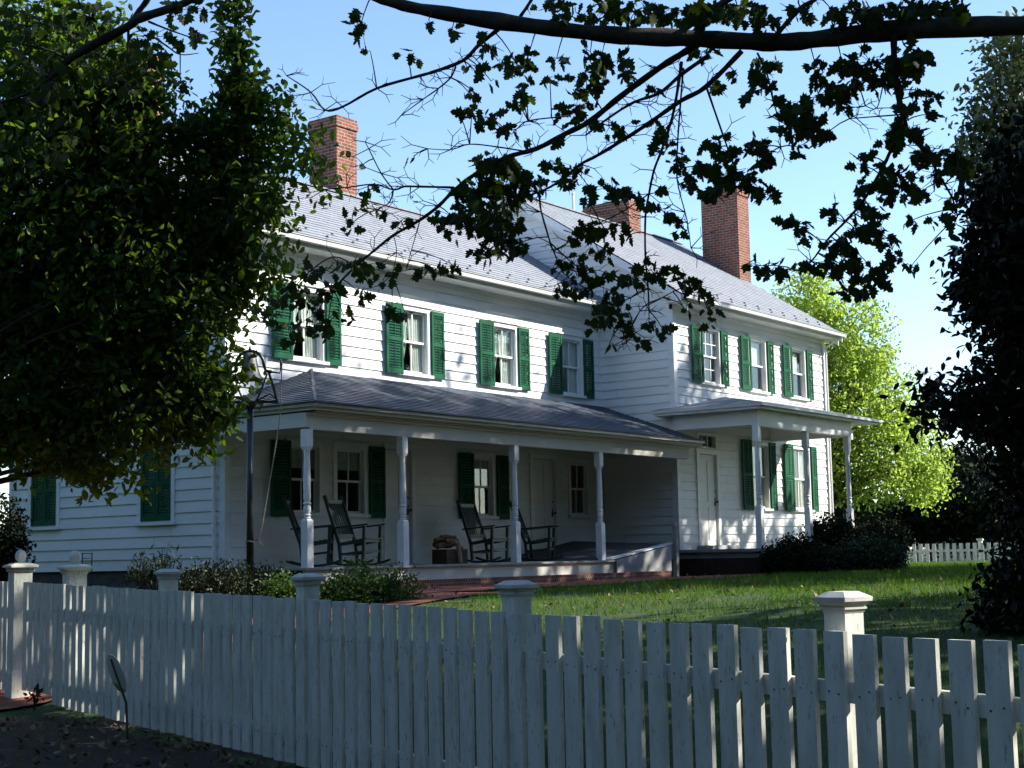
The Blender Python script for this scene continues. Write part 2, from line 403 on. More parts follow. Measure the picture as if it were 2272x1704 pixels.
mq = [P0+DF*s_+NF*n_ for s_, n_ in ((.35, -4.5), (13, -4.5), (13, .9), (.35, .9))]
sheet('mulch_bed', 'mulch', [tuple(q_) for q_ in mq], 60, 24, .012)
# ------------------------------------------------------------------ the farmhouse
XL, XS, XR = 17.32, 28.80, 36.63          # left gable, step between the blocks, right end
YW, YL = 16.674, 18.60                    # front of right block, front of left wing
YB = 24.40                                # back of left wing
YBR = 25.3
H = empty('farmhouse', (23, 18, -.5), 'long white clapboard farmhouse with green shutters, slate roofs and a front porch', 'house')
class Fac:
    def __init__(s, kind, c): s.k = kind; s.c = c
    def p(s, u, v, d):
        return (u, s.c-d, v) if s.k == 'front' else ((s.c-d, u, v) if s.k == 'left' else (s.c+d, u, v))
    def box(s, mb, u0, u1, v0, v1, d0, d1):
        mb.hexa([s.p(u0, v0, d0), s.p(u1, v0, d0), s.p(u1, v0, d1), s.p(u0, v0, d1), s.p(u0, v1, d0), s.p(u1, v1, d0), s.p(u1, v1, d1), s.p(u0, v1, d1)])
FL, FRt, FG, FS = Fac('front', YL), Fac('front', YW), Fac('left', XL), Fac('left', XS)
FE = Fac('right', XR)
def siding(mb, F, v0, v1, uL, uR, openings=(), exp=.192, start=None):
    z = v0 if start is None else start; k = 0
    while z < v1-1e-6:
        jn = list(np.cumsum(rng.uniform(2.2, 4.2, 8))+uL(z)-1.0)
        zt = min(z+exp, v1); cuts = sorted({z, zt} | {q for o in openings for q in (o[2], o[3]) if z < q < zt})
        for a, b in zip(cuts[:-1], cuts[1:]):
            if b-a < 1e-5: continue
            l0, l1, r0_, r1_ = uL(a), uL(b), uR(a), uR(b)
            if r0_-l0 < .01: continue
            mid = (a+b)/2; bl = sorted([(o[0], o[1]) for o in openings if o[2] < mid < o[3]])
            edges = [(l0, l1)]; segs = []
            for o0, o1 in bl:
                segs.append((edges[-1], (o0, o0))); edges.append((o1, o1))
            segs.append((edges[-1], (r0_, r1_)))
            da, db = .022*(1-(a-z)/exp), .022*(1-(b-z)/exp)
            cutj = []
            for (la, lb), (ra_, rb_) in segs:
                xs = [(la, lb)]
                for q in jn:
                    if la+.15 < q < ra_-.15 and lb+.15 < q < rb_-.15: xs += [(q-.0022, q-.0022), (q+.0022, q+.0022)]
                xs.append((ra_, rb_)); cutj += [(xs[i], xs[i+1]) for i in range(0, len(xs), 2)]
            for (la, lb), (ra_, rb_) in cutj:
                if ra_ <= la: continue
                mb.face([F.p(la, a, da+.004), F.p(ra_, a, da+.004), F.p(rb_, b, db+.002), F.p(lb, b, db+.002)],
                        [(la, a+k*.37), (ra_, a+k*.37), (rb_, b+k*.37), (lb, b+k*.37)])
                if a == z: mb.face([F.p(la, a, -.01), F.p(ra_, a, -.01), F.p(ra_, a, da+.004), F.p(la, a, da+.004)])
        z = zt; k += 1
const = lambda c: (lambda z: c)

# windows of the house: (facade, u0, u1, v0, v1, style)
WIN = []
for u0, u1 in ((18.86, 19.64), (21.81, 22.59), (24.72, 25.50), (27.19, 27.97)): WIN.append((FL, u0, u1, 3.54, 4.74, 'up'))
for u0, u1 in ((18.81, 19.53), (19.99, 20.71), (23.98, 24.62)): WIN.append((FL, u0, u1, .83, 1.98, 'low'))
WIN.append((FL, 27.46, 28.10, .88, 2.00, 'plain'))
for u0, u1, st in ((30.06, 30.86, 'grid'), (32.42, 33.20, 'blind'), (34.58, 35.40, 'blind')): WIN.append((FRt, u0, u1, 3.86, 5.06, st))
for u0, u1 in ((32.30, 33.12), (34.45, 35.42)): WIN.append((FRt, u0, u1, 1.03, 2.52, 'drape'))
DOOR = [(FL, 21.36, 22.06, -.10, 2.04), (FL, 26.04, 26.86, -.10, 2.05), (FRt, 29.74, 30.56, .13, 2.20)]
TRANS = (FRt, 29.76, 30.54, 2.36, 2.62)
GWIN = [(FG, 22.98, 23.72, .72, 2.0), (FG, 19.88, 20.66, .72, 2.0)]
GWU = [(FG, 22.98, 23.72, 3.4, 4.6), (FG, 19.88, 20.66, 3.4, 4.6)]

RIDGE_L = (21.5, 7.72); EAVE_L = (18.12, 5.58)         # (Y, z) of the left roof
RIDGE_R = (21.0, 8.68); EAVE_R = (16.22, 5.62)
sL = (RIDGE_L[1]-EAVE_L[1])/(RIDGE_L[0]-EAVE_L[0]); sR = (RIDGE_R[1]-EAVE_R[1])/(RIDGE_R[0]-EAVE_R[0])
mb = MB()
opL = [(w[1], w[2], w[3], w[4]) for w in WIN if w[0] is FL] + [(d[1], d[2], d[3], d[4]) for d in DOOR if d[0] is FL]
opR = [(w[1], w[2], w[3], w[4]) for w in WIN if w[0] is FRt] + [(d[1], d[2], d[3], d[4]) for d in DOOR if d[0] is FRt] + [TRANS[1:5]]
siding(mb, FL, -.15, 5.36, const(XL+.09), const(XS-.03), opL)
siding(mb, FRt, .02, 5.36, const(XS+.11), const(XR-.11), opR, start=-.17)
gz = lambda z: YL+.09 if z < 5.5 else YL + (z-5.62-.0)/sL
gz2 = lambda z: YB-.09 if z < 5.5 else YB - (z-5.62)/sL
siding(mb, FG, -.12, 7.5, gz, gz2, [g[1:5] for g in GWIN+GWU], start=-.12)
rz = lambda z: YW+.11 if z < 5.7 else max(YW+.11, EAVE_R[0] + (z-EAVE_R[1]+.10)/sR)
rz2 = lambda z: YBR if z < 5.7 else 42 - max(YW+.11, EAVE_R[0] + (z-EAVE_R[1]+.10)/sR)
siding(mb, FS, -.1, 8.5, rz, rz2, [], start=-.15)
siding(mb, FE, -.1, 8.5, rz, rz2, [], start=-.15)
mb.face([(XL, YB, -.2), (XS+.2, YB, -.2), (XS+.2, YB, 5.6), (XL, YB, 5.6)])
mb.face([(XS, YBR, -.2), (XR, YBR, -.2), (XR, YBR, 5.75), (XS, YBR, 5.75)])
wall = mb.build('wall', 'white_siding', H)
# inside: floors and a partition so that no daylight leaks through
mb = MB()
mb.box((XL+.1, YL+.45, -.3), (XS-.1, YB-.1, -.13)); mb.box((XL+.1, YL+.45, 2.75), (XS-.1, YB-.1, 2.9)); mb.box((XS+.1, YW+.45, 3.05), (XR-.1, YBR-.1, 3.2)); mb.box((XS+.1, YW+.45, -.1), (XR-.1, YBR-.1, .06))
mb.box((XL+.15, YL+2.6, -.1), (XS-.1, YL+2.7, 2.7)); mb.box((XS+.1, YW+3.2, .1), (XR-.1, YW+3.3, 3.0))
mb.box((XL+.15, YL+2.6, 2.95), (XS-.1, YL+2.7, 5.3)); mb.box((XS+.1, YW+3.2, 3.25), (XR-.1, YW+3.3, 5.3))
mb.build('room', 'room', H)
mb = MB()
mb.box((XL+.03, YL+.04, -.9), (XS, YB, -.13)); mb.box((XS+.03, YW+.04, -.9), (XR-.03, YBR, .0))
mb.build('foundation', 'foundation', H)
# corner boards and friezes
mb = MB()
FL.box(mb, XL-.034, XL+.09, -.15, 5.36, -.05, .035); FG.box(mb, YL-.03, YL+.10, -.15, 5.40, -.025, .030); FG.box(mb, YB-.1, YB, -.15, 5.4, -.05, .03)
FRt.box(mb, XS-.034, XS+.11, -.15, 5.36, -.05, .035); FS.box(mb, YW-.03, YW+.11, -.15, 5.55, -.025, .030)
FRt.box(mb, XR-.11, XR+.03, -.15, 5.36, -.05, .035); FL.box(mb, XS-.06, XS-.0, 2.3, 5.3, -.03, .03)
FL.box(mb, XL-.03, XS-.01, 5.36, 5.47, -.05, .032); FRt.box(mb, XS-.03, XR+.03, 5.36, 5.47, -.05, .032)
mb.build('corner_board', 'white_trim', H)

def roof_slope(mb, e0, e1, r0_, r1_, exp=.16, thick=.016):
    e0, e1, r0_, r1_ = [np.array(q, float) for q in (e0, e1, r0_, r1_)]
    L = np.linalg.norm((r0_+r1_)/2-(e0+e1)/2); n = max(1, int(round(L/exp)))
    nn = np.cross(e1-e0, r0_-e0); nn /= np.linalg.norm(nn)
    if nn[2] < 0: nn = -nn
    W = np.linalg.norm(e1-e0)
    for i in range(n):
        a, b = i/n, (i+1)/n
        p0, p1 = e0+(r0_-e0)*a, e1+(r1_-e1)*a; q0, q1 = e0+(r0_-e0)*b, e1+(r1_-e1)*b
        ua0 = np.dot(p0-e0, e1-e0)/W; ua1 = np.dot(p1-e0, e1-e0)/W; ub0 = np.dot(q0-e0, e1-e0)/W; ub1 = np.dot(q1-e0, e1-e0)/W
        j = .13*(i % 2)+.037*((i*7) % 5)
        mb.face([p0+nn*thick, p1+nn*thick, q1+nn*.002, q0+nn*.002], [(ua0+j, i*.5+.03), (ua1+j, i*.5+.03), (ub1+j, i*.5+.47), (ub0+j, i*.5+.47)])
        mb.face([p0-nn*.004, p1-nn*.004, p1+nn*thick, p0+nn*thick], [(ua0+j, i*.5+.03), (ua1+j, i*.5+.03), (ua1+j, i*.5+.05), (ua0+j, i*.5+.05)])
# main roofs
mb = MB()
x0, x1 = XL-.28, XS+.0
yb = 2*RIDGE_L[0]-EAVE_L[0]
roof_slope(mb, (x0, EAVE_L[0], EAVE_L[1]), (x1, EAVE_L[0], EAVE_L[1]), (x0, RIDGE_L[0], RIDGE_L[1]), (x1, RIDGE_L[0], RIDGE_L[1]), .17, .018)
roof_slope(mb, (x1, yb, EAVE_L[1]), (x0, yb, EAVE_L[1]), (x1, RIDGE_L[0], RIDGE_L[1]), (x0, RIDGE_L[0], RIDGE_L[1]), .3, .012)
mb.beam((x0, RIDGE_L[0], RIDGE_L[1]+.02), (x1, RIDGE_L[0], RIDGE_L[1]+.02), .16, .03)
roofL = mb.build('roof', 'slate_light', H); roofL['label'] = 'lower light grey slate roof over the long wing'
mb = MB()
x2, x3 = XS-.30, XR+.30; yb2 = 2*RIDGE_R[0]-EAVE_R[0]
roof_slope(mb, (x2, EAVE_R[0], EAVE_R[1]), (x3, EAVE_R[0], EAVE_R[1]), (x2, RIDGE_R[0], RIDGE_R[1]), (x3, RIDGE_R[0], RIDGE_R[1]), .17, .016)
roof_slope(mb, (x3, yb2, EAVE_R[1]), (x2, yb2, EAVE_R[1]), (x3, RIDGE_R[0], RIDGE_R[1]), (x2, RIDGE_R[0], RIDGE_R[1]), .3, .012)
mb.beam((x2, RIDGE_R[0], RIDGE_R[1]+.02), (x3, RIDGE_R[0], RIDGE_R[1]+.02), .16, .03)
roofR = mb.build('roof', 'slate_light', H); roofR['label'] = 'taller light grey slate roof over the end block'
# soffits, fascias, rakes
def slab(mb, pts, t):          # thin sheet with thickness t downwards
    c = [tuple(p) for p in pts]; lo = [(p[0], p[1], p[2]-t) for p in c]; mb.hexa(lo + c)
mb = MB()
for (xa, xb, E, Yw) in ((x0, x1-.32, EAVE_L, YL), (x2, x3, EAVE_R, YW)):
    mb.box((xa+.01, E[0]+.05, E[1]-.155), (xb-.01, E[0]+.075, E[1]-.015))      # fascia
    mb.box((xa+.01, E[0]+.076, E[1]-.15), (xb-.01, Yw+.02, E[1]-.125))         # soffit
mb.build('eave_trim', 'white_trim', H)
for (X, E, Rg, ow) in ((x2, EAVE_R, RIDGE_R, 1), (x3, EAVE_R, RIDGE_R, -1), (x0, EAVE_L, RIDGE_L, 1)):
    mb = MB()
    for sg in (1, -1):
        ya = E[0]+.03 if sg == 1 else 2*Rg[0]-E[0]-.03
        for (xa, xb, lo, hi) in ((X, X+ow*.03, -.20, -.012), (X+ow*.031, X+ow*.27, -.10, -.075), (X+ow*.245, X+ow*.275, -.33, -.101)):
            xa, xb = min(xa, xb), max(xa, xb)
            mb.hexa([(xa, ya, E[1]+lo), (xb, ya, E[1]+lo), (xb, Rg[0], Rg[1]+lo), (xa, Rg[0], Rg[1]+lo), (xa, ya, E[1]+hi), (xb, ya, E[1]+hi), (xb, Rg[0], Rg[1]+hi), (xa, Rg[0], Rg[1]+hi)])
    mb.build('rake_board', 'white_trim', H)
def gutter(xa, xb, y, z, par=H):
    mb = MB()
    mb.box((xa, y-.09, z-.085), (xb, y-.08, z+.0)); mb.box((xa, y-.079, z-.085), (xb, y+.048, z-.075)); mb.box((xa, y-.105, z+.001), (xb, y-.075, z+.012))
    for xe in (xa, xb): mb.box((xe-.004, y-.088, z-.07), (xe+.004, y+.045, z-.005))
    return mb.build('gutter', 'gutter_metal', par)
gutter(x0+.02, x1-.02, EAVE_L[0], EAVE_L[1]-.005); gutter(x2+.02, x3, EAVE_R[0], EAVE_R[1]-.005)
# dark drip edge above the gutters
mb = MB()
for (xa, xb, E, s_) in ((x0, x1-.03, EAVE_L, sL), (x2, x3, EAVE_R, sR)): mb.beam((xa, E[0]-.03, E[1]+.012), (xb, E[0]-.03, E[1]+.012), .10, .012)
mb.build('drip_edge', 'lead', H)
# snow guards
sg = MB()
for X in np.arange(0, .05, .1):
    sg.hexa([(-.012, 0, 0), (.012, 0, 0), (.012, .06, .04), (-.012, .06, .04), (-.012, -.0, .035), (.012, -.0, .035), (.012, .012, .05), (-.012, .012, .05)])
guards = []
def guard(X, rowt, E, Rg, par):
    s_ = (Rg[1]-E[1])/(Rg[0]-E[0]); y = E[0]+rowt; z = E[1]+rowt*s_+.012
    if not guards:
        m_ = MB(); m_.v = list(sg.v); m_.f = list(sg.f); m_.uv = list(sg.uv); m_.v = [(a+X, b_+y, c+z) for a, b_, c in m_.v]
        o = m_.build('snow_guard', 'iron_grey', par); o['org'] = 0; guards.append((o, X, y, z, par)); del o['org']; return
    o0, X0, y0, z0, p0 = guards[0]
    o = o0.copy(); col.objects.link(o); o.parent = par; o.location = (X-X0, y-y0, z-z0)
for i in range(30): guard(18.2+i*.34, .42 if i % 2 else .22, EAVE_L, RIDGE_L, roofL)
for i in range(22): guard(29.2+i*.34, .42 if i % 2 else .22, EAVE_R, RIDGE_R, roofR)
# chimneys
def chimney(xa, xb, ya, yb_, zb, zt, par, step=.03):
    mb = MB(); mb.box((xa, ya, zb), (xb, yb_, zt-.24))
    mb.box((xa-step, ya-step, zt-.239), (xb+step, yb_+step, zt-.10)); mb.box((xa-step*.3, ya-step*.3, zt-.099), (xb+step*.3, yb_+step*.3, zt))
    o = mb.build('chimney', 'chimney_brick', par)
    m2 = MB(); m2.frustum(((xa+xb)/2, (ya+yb_)/2), min(xb-xa, yb_-ya)*.7, zt+.001, min(xb-xa, yb_-ya)*.55, zt+.06)
    m2.build('chimney_cap', 'foundation', o); return o
chimney(23.15, 23.78, 21.45, 22.25, 6.9, 9.42, roofL)['label'] = 'red brick chimney midway along the lower roof'
chimney(17.60, 18.28, 21.35, 22.15, 6.9, 9.38, roofL)['label'] = 'brick chimney mostly hidden behind the leafy tree'
chimney(33.75, 34.35, 20.75, 22.2, 7.6, 9.40, roofR)['label'] = 'short broad brick chimney at the ridge'
chimney(36.44, 37.10, 18.93, 20.05, 4.0, 9.98, roofR)['label'] = 'tall brick chimney at the far end of the roof'
mb = MB(); mb.tube([(31.5, 21.02, 8.62), (31.5, 21.02, 9.14)], .035, 8); mb.tube([(31.5, 21.02, 9.141), (31.5, 21.02, 9.19)], .045, 8)
mb.build('vent_pipe', 'white_trim', roofR, smooth=False)

# shutters: three widths built once, then copied
def shutter_mesh(w, hgt, tight=False):
    mb = MB(); t = .034; st = .055
    mb.box((0, -t, 0), (st, 0, hgt)); mb.box((w-st, -t, 0), (w, 0, hgt))
    mid = hgt*.50
    rails = [(0, .10), (mid-.035, mid+.035), (hgt-.08, hgt)]
    for a, b in rails: mb.box((st+.001, -t+.002, a), (w-st-.001, -.002, b))
    for lo, hi in ((.10, mid-.035), (mid+.035, hgt-.08)):
        n = int((hi-lo)/.050)
        for i in range(n):
            z = lo+(i+.5)*(hi-lo)/n; dz = .023 if tight else .011
            mb.hexa([(st+.001, -t+.003, z-dz-.003), (w-st-.001, -t+.003, z-dz-.003), (w-st-.001, -.004, z+dz-.003), (st+.001, -.004, z+dz-.003),
                     (st+.001, -t+.003, z-dz+.004), (w-st-.001, -t+.003, z-dz+.004), (w-st-.001, -.004, z+dz+.004), (st+.001, -.004, z+dz+.004)])
        mb.box((w/2-.007, -t-.006, lo+.04), (w/2+.007, -t+.002, hi-.04))
    return mb
SHM = {}
def shutter(w, hgt, loc, rot=0, mat='green_paint', tilt=0):
    key = (w, hgt)
    if key not in SHM:
        o = shutter_mesh(w, hgt, hgt not in (1.32, 1.28)).build('shutter', mat); SHM[key] = o.data
    else:
        o = bpy.data.objects.new('shutter', SHM[key]); col.objects.link(o)
    o.parent = H; o.location = Vector(loc)-H.location; o.rotation_euler = (0, 0, rot+tilt)
    return o
def shp(u, w, v0, v1, Yf, side):
    tl = -.02 if side == 'L' else .03
    shutter(w, round(v1-v0, 2), (u, Yf-.045-(.012 if side == 'L' else 0), v0), 0, tilt=tl)
for ul, ur in ((18.36, 19.70), (21.32, 22.68), (24.21, 25.57), (26.68, 28.05)):
    shp(ul, .47, 3.48, 4.80, YL, 'L'); shp(ur, .40, 3.48, 4.80, YL, 'R')
shp(18.31, .46, .75, 2.06, YL, 'L'); shp(20.84, .43, .75, 2.06, YL, 'R'); shp(23.47, .46, .75, 2.06, YL, 'L'); shp(24.74, .40, .75, 2.06, YL, 'R')
for ul, ur in ((29.53, 30.92), (31.88, 33.27), (34.10, 35.47)):
    shp(ul, .47, 3.82, 5.10, YW, 'L'); shp(ur, .34, 3.82, 5.10, YW, 'R')
for ul, ur in ((31.74, 33.17), (33.95, 35.49)):
    shp(ul, .47, .97, 2.62, YW, 'L'); shp(ur, .34, .97, 2.62, YW, 'R')
for g in GWIN + GWU:
    for k in (0, 1):
        w = (g[2]-g[1])/2-.004
        shutter(round(w, 3), round(g[4]-g[3], 2), (XL-.005, g[2]-k*(w+.008), g[3]), R(-90))

def window(F, u0, u1, v0, v1, style):
    mb = MB(); c = .095                              # casing
    F.box(mb, u0-c, u0, v0-.02, v1+.001, -.10, .040); F.box(mb, u1, u1+c, v0-.02, v1+.001, -.10, .040)
    F.box(mb, u0-c, u1+c, v1+.002, v1+c, -.10, .042); F.box(mb, u0-c-.03, u1+c+.03, v1+c+.001, v1+c+.030, -.02, .075)
    o = mb.build('window', 'white_trim', H)
    mb = MB(); F.box(mb, u0-c-.03, u1+c+.03, v0-.075, v0-.021, -.10, .085); mb.build('sill', 'white_trim', o)
    vm = (v0+v1)/2
    def sash(a, b, d):
        mb = MB(); t = .04
        F.box(mb, u0+.002, u0+t, a, b, d-.03, d); F.box(mb, u1-t, u1-.002, a, b, d-.03, d)
        F.box(mb, u0+t+.001, u1-t-.001, a, a+t, d-.03, d); F.box(mb, u0+t+.001, u1-t-.001, b-t, b, d-.03, d)
        um = (u0+u1)/2
        if style == 'grid':
            for q in (1/3., 2/3.): F.box(mb, u0+(u1-u0)*q-.010, u0+(u1-u0)*q+.010, a+t+.001, b-t-.001, d-.025, d-.004)
            F.box(mb, u0+t+.001, u1-t-.001, (a+b)/2-.010, (a+b)/2+.010, d-.028, d-.006)
        elif style != 'blind': F.box(mb, um-.013, um+.013, a+t+.001, b-t-.001, d-.025, d-.004)
        s = mb.build('sash', 'white_trim', o)
        return s
    sash(v0, vm+.02, -.055); sash(vm-.02, v1, -.020)
    mb = MB(); F.box(mb, u0+.03, u1-.03, v0+.03, vm, -.075, -.071); F.box(mb, u0+.03, u1-.03, vm, v1-.03, -.040, -.036)
    mb.build('pane', 'glass', o)
    def drape(ua, ub, wa, wb, va, vb, waves):            # hanging cloth: top spans ua..ub, bottom wa..wb
        mb = MB(); n = 26
        for i in range(n):
            for j in range(6):
                q = []
                for ii, jj in ((i, j), (i+1, j), (i+1, j+1), (i, j+1)):
                    f_, g_ = ii/n, jj/6; t_ = g_**1.6
                    u = (ua+(ub-ua)*f_)*(1-t_) + (wa+(wb-wa)*f_)*t_; d = -.110+.016*math.sin(f_*waves)
                    q.append(F.p(u, vb+(va-vb)*g_, d))
                mb.face(q)
        mb.build('curtain', 'curtain', o, smooth=True)
    W = u1-u0
    if style == 'up':
        drape(u0, u0+W*.50, u0, u0+W*.16, v0, v1, 26); drape(u0+W*.44, u1, u0+W*.58, u1, v0, v1, 34)
    elif style == 'low': drape(u0, u1, u0, u1, v1-.36*(v1-v0)*.9, v1, 44)
    elif style == 'blind': drape(u0, u0+W*.9, u0, u0+W*.9, v0+.52*(v1-v0), v1, 6); drape(u0, u0+W*.3, u0, u0+W*.3, v0, v1, 20)
    elif style == 'drape': drape(u0, u0+W*.38, u0, u0+W*.30, v0, v1, 24); drape(u0+W*.68, u1, u0+W*.74, u1, v0, v1, 24)
    elif style == 'grid': drape(u0, u0+W*.35, u0, u0+W*.30, vm, v1, 12)
    return o
for w in WIN: window(*w)
for g in GWIN + GWU:
    F, u0, u1, v0, v1 = g; c = .09; mb = MB()
    F.box(mb, u0-c, u0, v0-.02, v1, -.08, .040); F.box(mb, u1, u1+c, v0-.02, v1, -.08, .040); F.box(mb, u0-c, u1+c, v1+.001, v1+c, -.08, .042); F.box(mb, u0, u1, v0, v1, -.10, -.06)
    o = mb.build('window', 'white_trim', H); mb = MB(); F.box(mb, u0-c-.03, u1+c+.03, v0-.075, v0-.021, -.08, .08); mb.build('sill', 'white_trim', o)

def door(F, u0, u1, v0, v1, split=False, knob_right=True):
    mb = MB(); c = .11
    F.box(mb, u0-c, u0, v0, v1, -.06, .045); F.box(mb, u1, u1+c, v0, v1, -.06, .045); F.box(mb, u0-c, u1+c, v1+.001, v1+c, -.06, .046)
    mb.build('door_frame', 'white_trim', H)
    mb = MB(); F.box(mb, u0+.01, u1-.01, v0+.012, v1-.008, -.055, -.02)
    W, Hh = u1-u0, v1-v0
    for a, b in ((.08, .46), (.54, .92)):
        for p, q in ((.07, .42), (.48, .93)): F.box(mb, u0+W*a, u0+W*b, v0+Hh*p, v0+Hh*q, -.0205, -.008)
    if split: F.box(mb, u0+.012, u1-.012, v0+Hh*.492-.012, v0+Hh*.492+.008, -.019, .006)
    o = mb.build('door', 'white_door', H)
    uk = u1-.07 if knob_right else u0+.07; mb = MB()
    F.box(mb, uk-.02, uk+.02, v0+.92, v0+1.10, -.0195, -.004); p0_ = F.p(uk, v0+1.0, -.003); p1_ = F.p(uk, v0+1.0, .045)
    mb.tube([p0_, p1_], .012, 8); mb.lathe([(.0, -.03), (.024, -.018), (.03, 0), (.024, .018), (0, .03)], F.p(uk, v0+1.0, .06), 10)
    mb.lathe([(.0, -.02), (.018, -.01), (.018, .01), (0, .02)], F.p(uk, v0+1.24, .0), 10)
    mb.build('handle', 'black_iron', o); return o
door(*DOOR[0], split=True); door(*DOOR[1]); door(*DOOR[2])
F, u0, u1, v0, v1 = TRANS; mb = MB(); c = .07
F.box(mb, u0-c, u0, v0-.03, v1, -.08, .042); F.box(mb, u1, u1+c, v0-.03, v1, -.08, .042); F.box(mb, u0-c, u1+c, v1+.001, v1+c, -.08, .044)
for q in (.34, .67): F.box(mb, u0+(u1-u0)*q-.012, u0+(u1-u0)*q+.012, v0, v1, -.06, -.03)
o = mb.build('transom', 'white_trim', H); mb = MB(); F.box(mb, u0, u1, v0, v1, -.056, -.052); mb.build('pane', 'glass', o)
# threshold step and mat at the end door
mb = MB(); mb.box((29.55, YW-.42, .06), (30.75, YW-.03, .15)); mb.build('door_step', 'grey_floor', H)

# ---- long porch
PY, PF = 15.95, -.115                     # eave, floor
ze, zt_ = 2.39, 3.34
mb = MB()
roof_slope(mb, (16.69, PY, ze), (XS-.02, PY, ze), (19.34, YL, zt_), (XS-.02, YL, zt_), .15, .016)
roof_slope(mb, (16.69, YL+.6, ze), (16.69, PY, ze), (18.4, YL+.6, ze+.613), (19.34, YL, zt_), .15, .016)
roof_slope(mb, (XL-.05, YL+.75, ze+.10), (16.69, YL+.6, ze), (XL-.05, YL+.75, ze+.14), (17.4, YL+.6, ze+.25), .15, .01)
mb.beam((16.72, PY+.02, ze+.03), (19.36, YL-.02, zt_+.03), .045, .015)
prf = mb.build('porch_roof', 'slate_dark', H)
mb = MB()     # ceiling, beams
mb.box((16.85, PY+.12, ze-.135), (XS-.03, YL-.01, ze-.11))
mb.build('porch_ceiling', 'porch_ceiling', H)
mb = MB()
mb.box((16.82, 16.18, 2.0), (XS-.32, 16.32, ze-.136)); mb.box((16.74, 16.18, 2.03), (16.819, YL+.4, ze-.136)); mb.box((16.78, 16.14, ze-.18), (XS-.32, 16.179, ze-.137))
mb.box((16.745, PY+.045, ze-.11), (XS-.03, PY+.07, ze-.012)); mb.box((16.72, PY+.045, ze-.11), (16.744, YL+.6, ze-.012))
mb.build('porch_beam', 'porch_ceiling', H)
mb = MB()
mb.box((16.69, PY-.02, ze-.055), (XS-.05, PY+.04, ze-.005)); mb.box((16.66, PY-.02, ze-.055), (16.689, YL+.6, ze-.005))
mb.build('gutter', 'gutter_metal', H)
mb = MB(); mb.beam((16.66, PY-.03, ze+.006), (XS-.03, PY-.03, ze+.006), .06, .016); mb.beam((16.65, PY-.02, ze+.006), (16.65, YL+.6, ze+.006), .06, .016); mb.build('drip_edge', 'lead', H)
mb = MB()
mb.box((16.55, 16.02, PF-.035), (27.2, YL-.03, PF)); o = mb.build('porch_floor', 'grey_floor', H)
mb = MB(); mb.box((16.6, 16.08, -.37), (27.2, 16.12, PF-.036)); mb.build('porch_skirt', 'porch_ceiling', H)
mb = MB(); mb.box((16.3, 15.82, -.9), (27.0, 16.07, -.36)); mb.build('porch_curb', 'edge_brick', H)
def porch_post(x, y, z0, z1, w=.135):
    mb = MB(); hh = z1-z0; r = w*.40
    zb = z0+hh*.35; zt2 = z1-hh*.15
    mb.box((x-w/2, y-w/2, z0), (x+w/2, y+w/2, zb-.03)); mb.frustum((x, y), w, zb-.029, w*.74, zb)
    mb.box((x-w/2, y-w/2, zt2+.05), (x+w/2, y+w/2, z1)); mb.frustum((x, y), w*.72, zt2, w, zt2+.049)
    L = zt2-zb; pr = [(r*.95, 0), (r*1.08, .015), (r*.8, .04), (r*1.12, .05), (r*1.12, .065), (r*.78, .075), (r*1.02, .11), (r*1.12, .15), (r*1.0, .19), (r*.8, .215), (r*1.15, .225), (r*1.15, .245), (r*.85, .26),
         (r*1.02, .30), (r*1.06, .40), (r*.98, .405), (r*1.06, .415), (r*.98, .42), (r*1.06, .43), (r*1.02, L*.62), (r*.95, L*.62+.006), (r*1.01, L*.62+.014), (r*.95, L*.62+.02), (r*.98, L*.62+.03),
         (r*.88, L-.12), (r*.82, L-.115), (r*.90, L-.10), (r*.82, L-.09), (r*.92, L-.06), (r*.84, L-.05), (r*.95, L-.02), (r*.95, L)]
    mb.lathe([(a, zb+b) for a, b in pr], (x, y, 0), 30)
    return mb.build('porch_post', 'white_trim', H)
for x in (16.82, 19.07, 22.20, 25.02): porch_post(x, 16.25, PF, 2.0)

# ---- end portico with low hipped roof
EY, EZ = 14.36, 3.09
mb = MB()
roof_slope(mb, (28.38, EY, EZ), (34.55, EY, EZ), (31.0, YW-.03, 3.56), (33.6, YW-.03, 3.62), .2, .010)
roof_slope(mb, (28.38, YW+.35, EZ), (28.38, EY, EZ), (28.78, YW+.35, EZ+.07), (31.0, YW-.03, 3.56), .2, .010)
roof_slope(mb, (34.55, EY, EZ), (34.55, YW-.03, EZ), (33.6, YW-.03, 3.62), (34.5, YW-.03, EZ+.08), .2, .010)
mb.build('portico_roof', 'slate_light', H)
mb = MB()
mb.box((28.42, EY+.03, EZ-.12), (34.5, EY+.055, EZ-.02)); mb.box((28.395, EY+.03, EZ-.12), (28.419, YW+.3, EZ-.02)); mb.box((34.501, EY+.03, EZ-.12), (34.525, YW-.03, EZ-.02))
mb.box((28.42, EY+.056, EZ-.115), (28.78, YW+.3, EZ-.095)); mb.box((28.781, EY+.056, EZ-.115), (34.49, YW-.03, EZ-.095))
mb.box((28.68, 14.60, 2.64), (33.44, 14.76, EZ-.116)); mb.box((28.68, 14.761, 2.66), (28.80, YW-.04, EZ-.116)); mb.box((33.28, 14.761, 2.64), (33.44, YW-.04, EZ-.116))
mb.build('portico_beam', 'white_trim', H)
mb = MB()
mb.box((28.36, EY-.05, EZ-.065), (34.58, EY+.028, EZ-.006)); mb.box((28.33, EY-.05, EZ-.065), (28.359, YW+.35, EZ-.006))
mb.tube([(34.55, EY-.01, EZ-.035), (34.72, EY-.01, EZ-.035)], .035, 8); mb.build('gutter', 'gutter_metal', H)
for x in (28.745, 31.10, 33.34): porch_post(x, 14.68, .06, 2.64, .135)
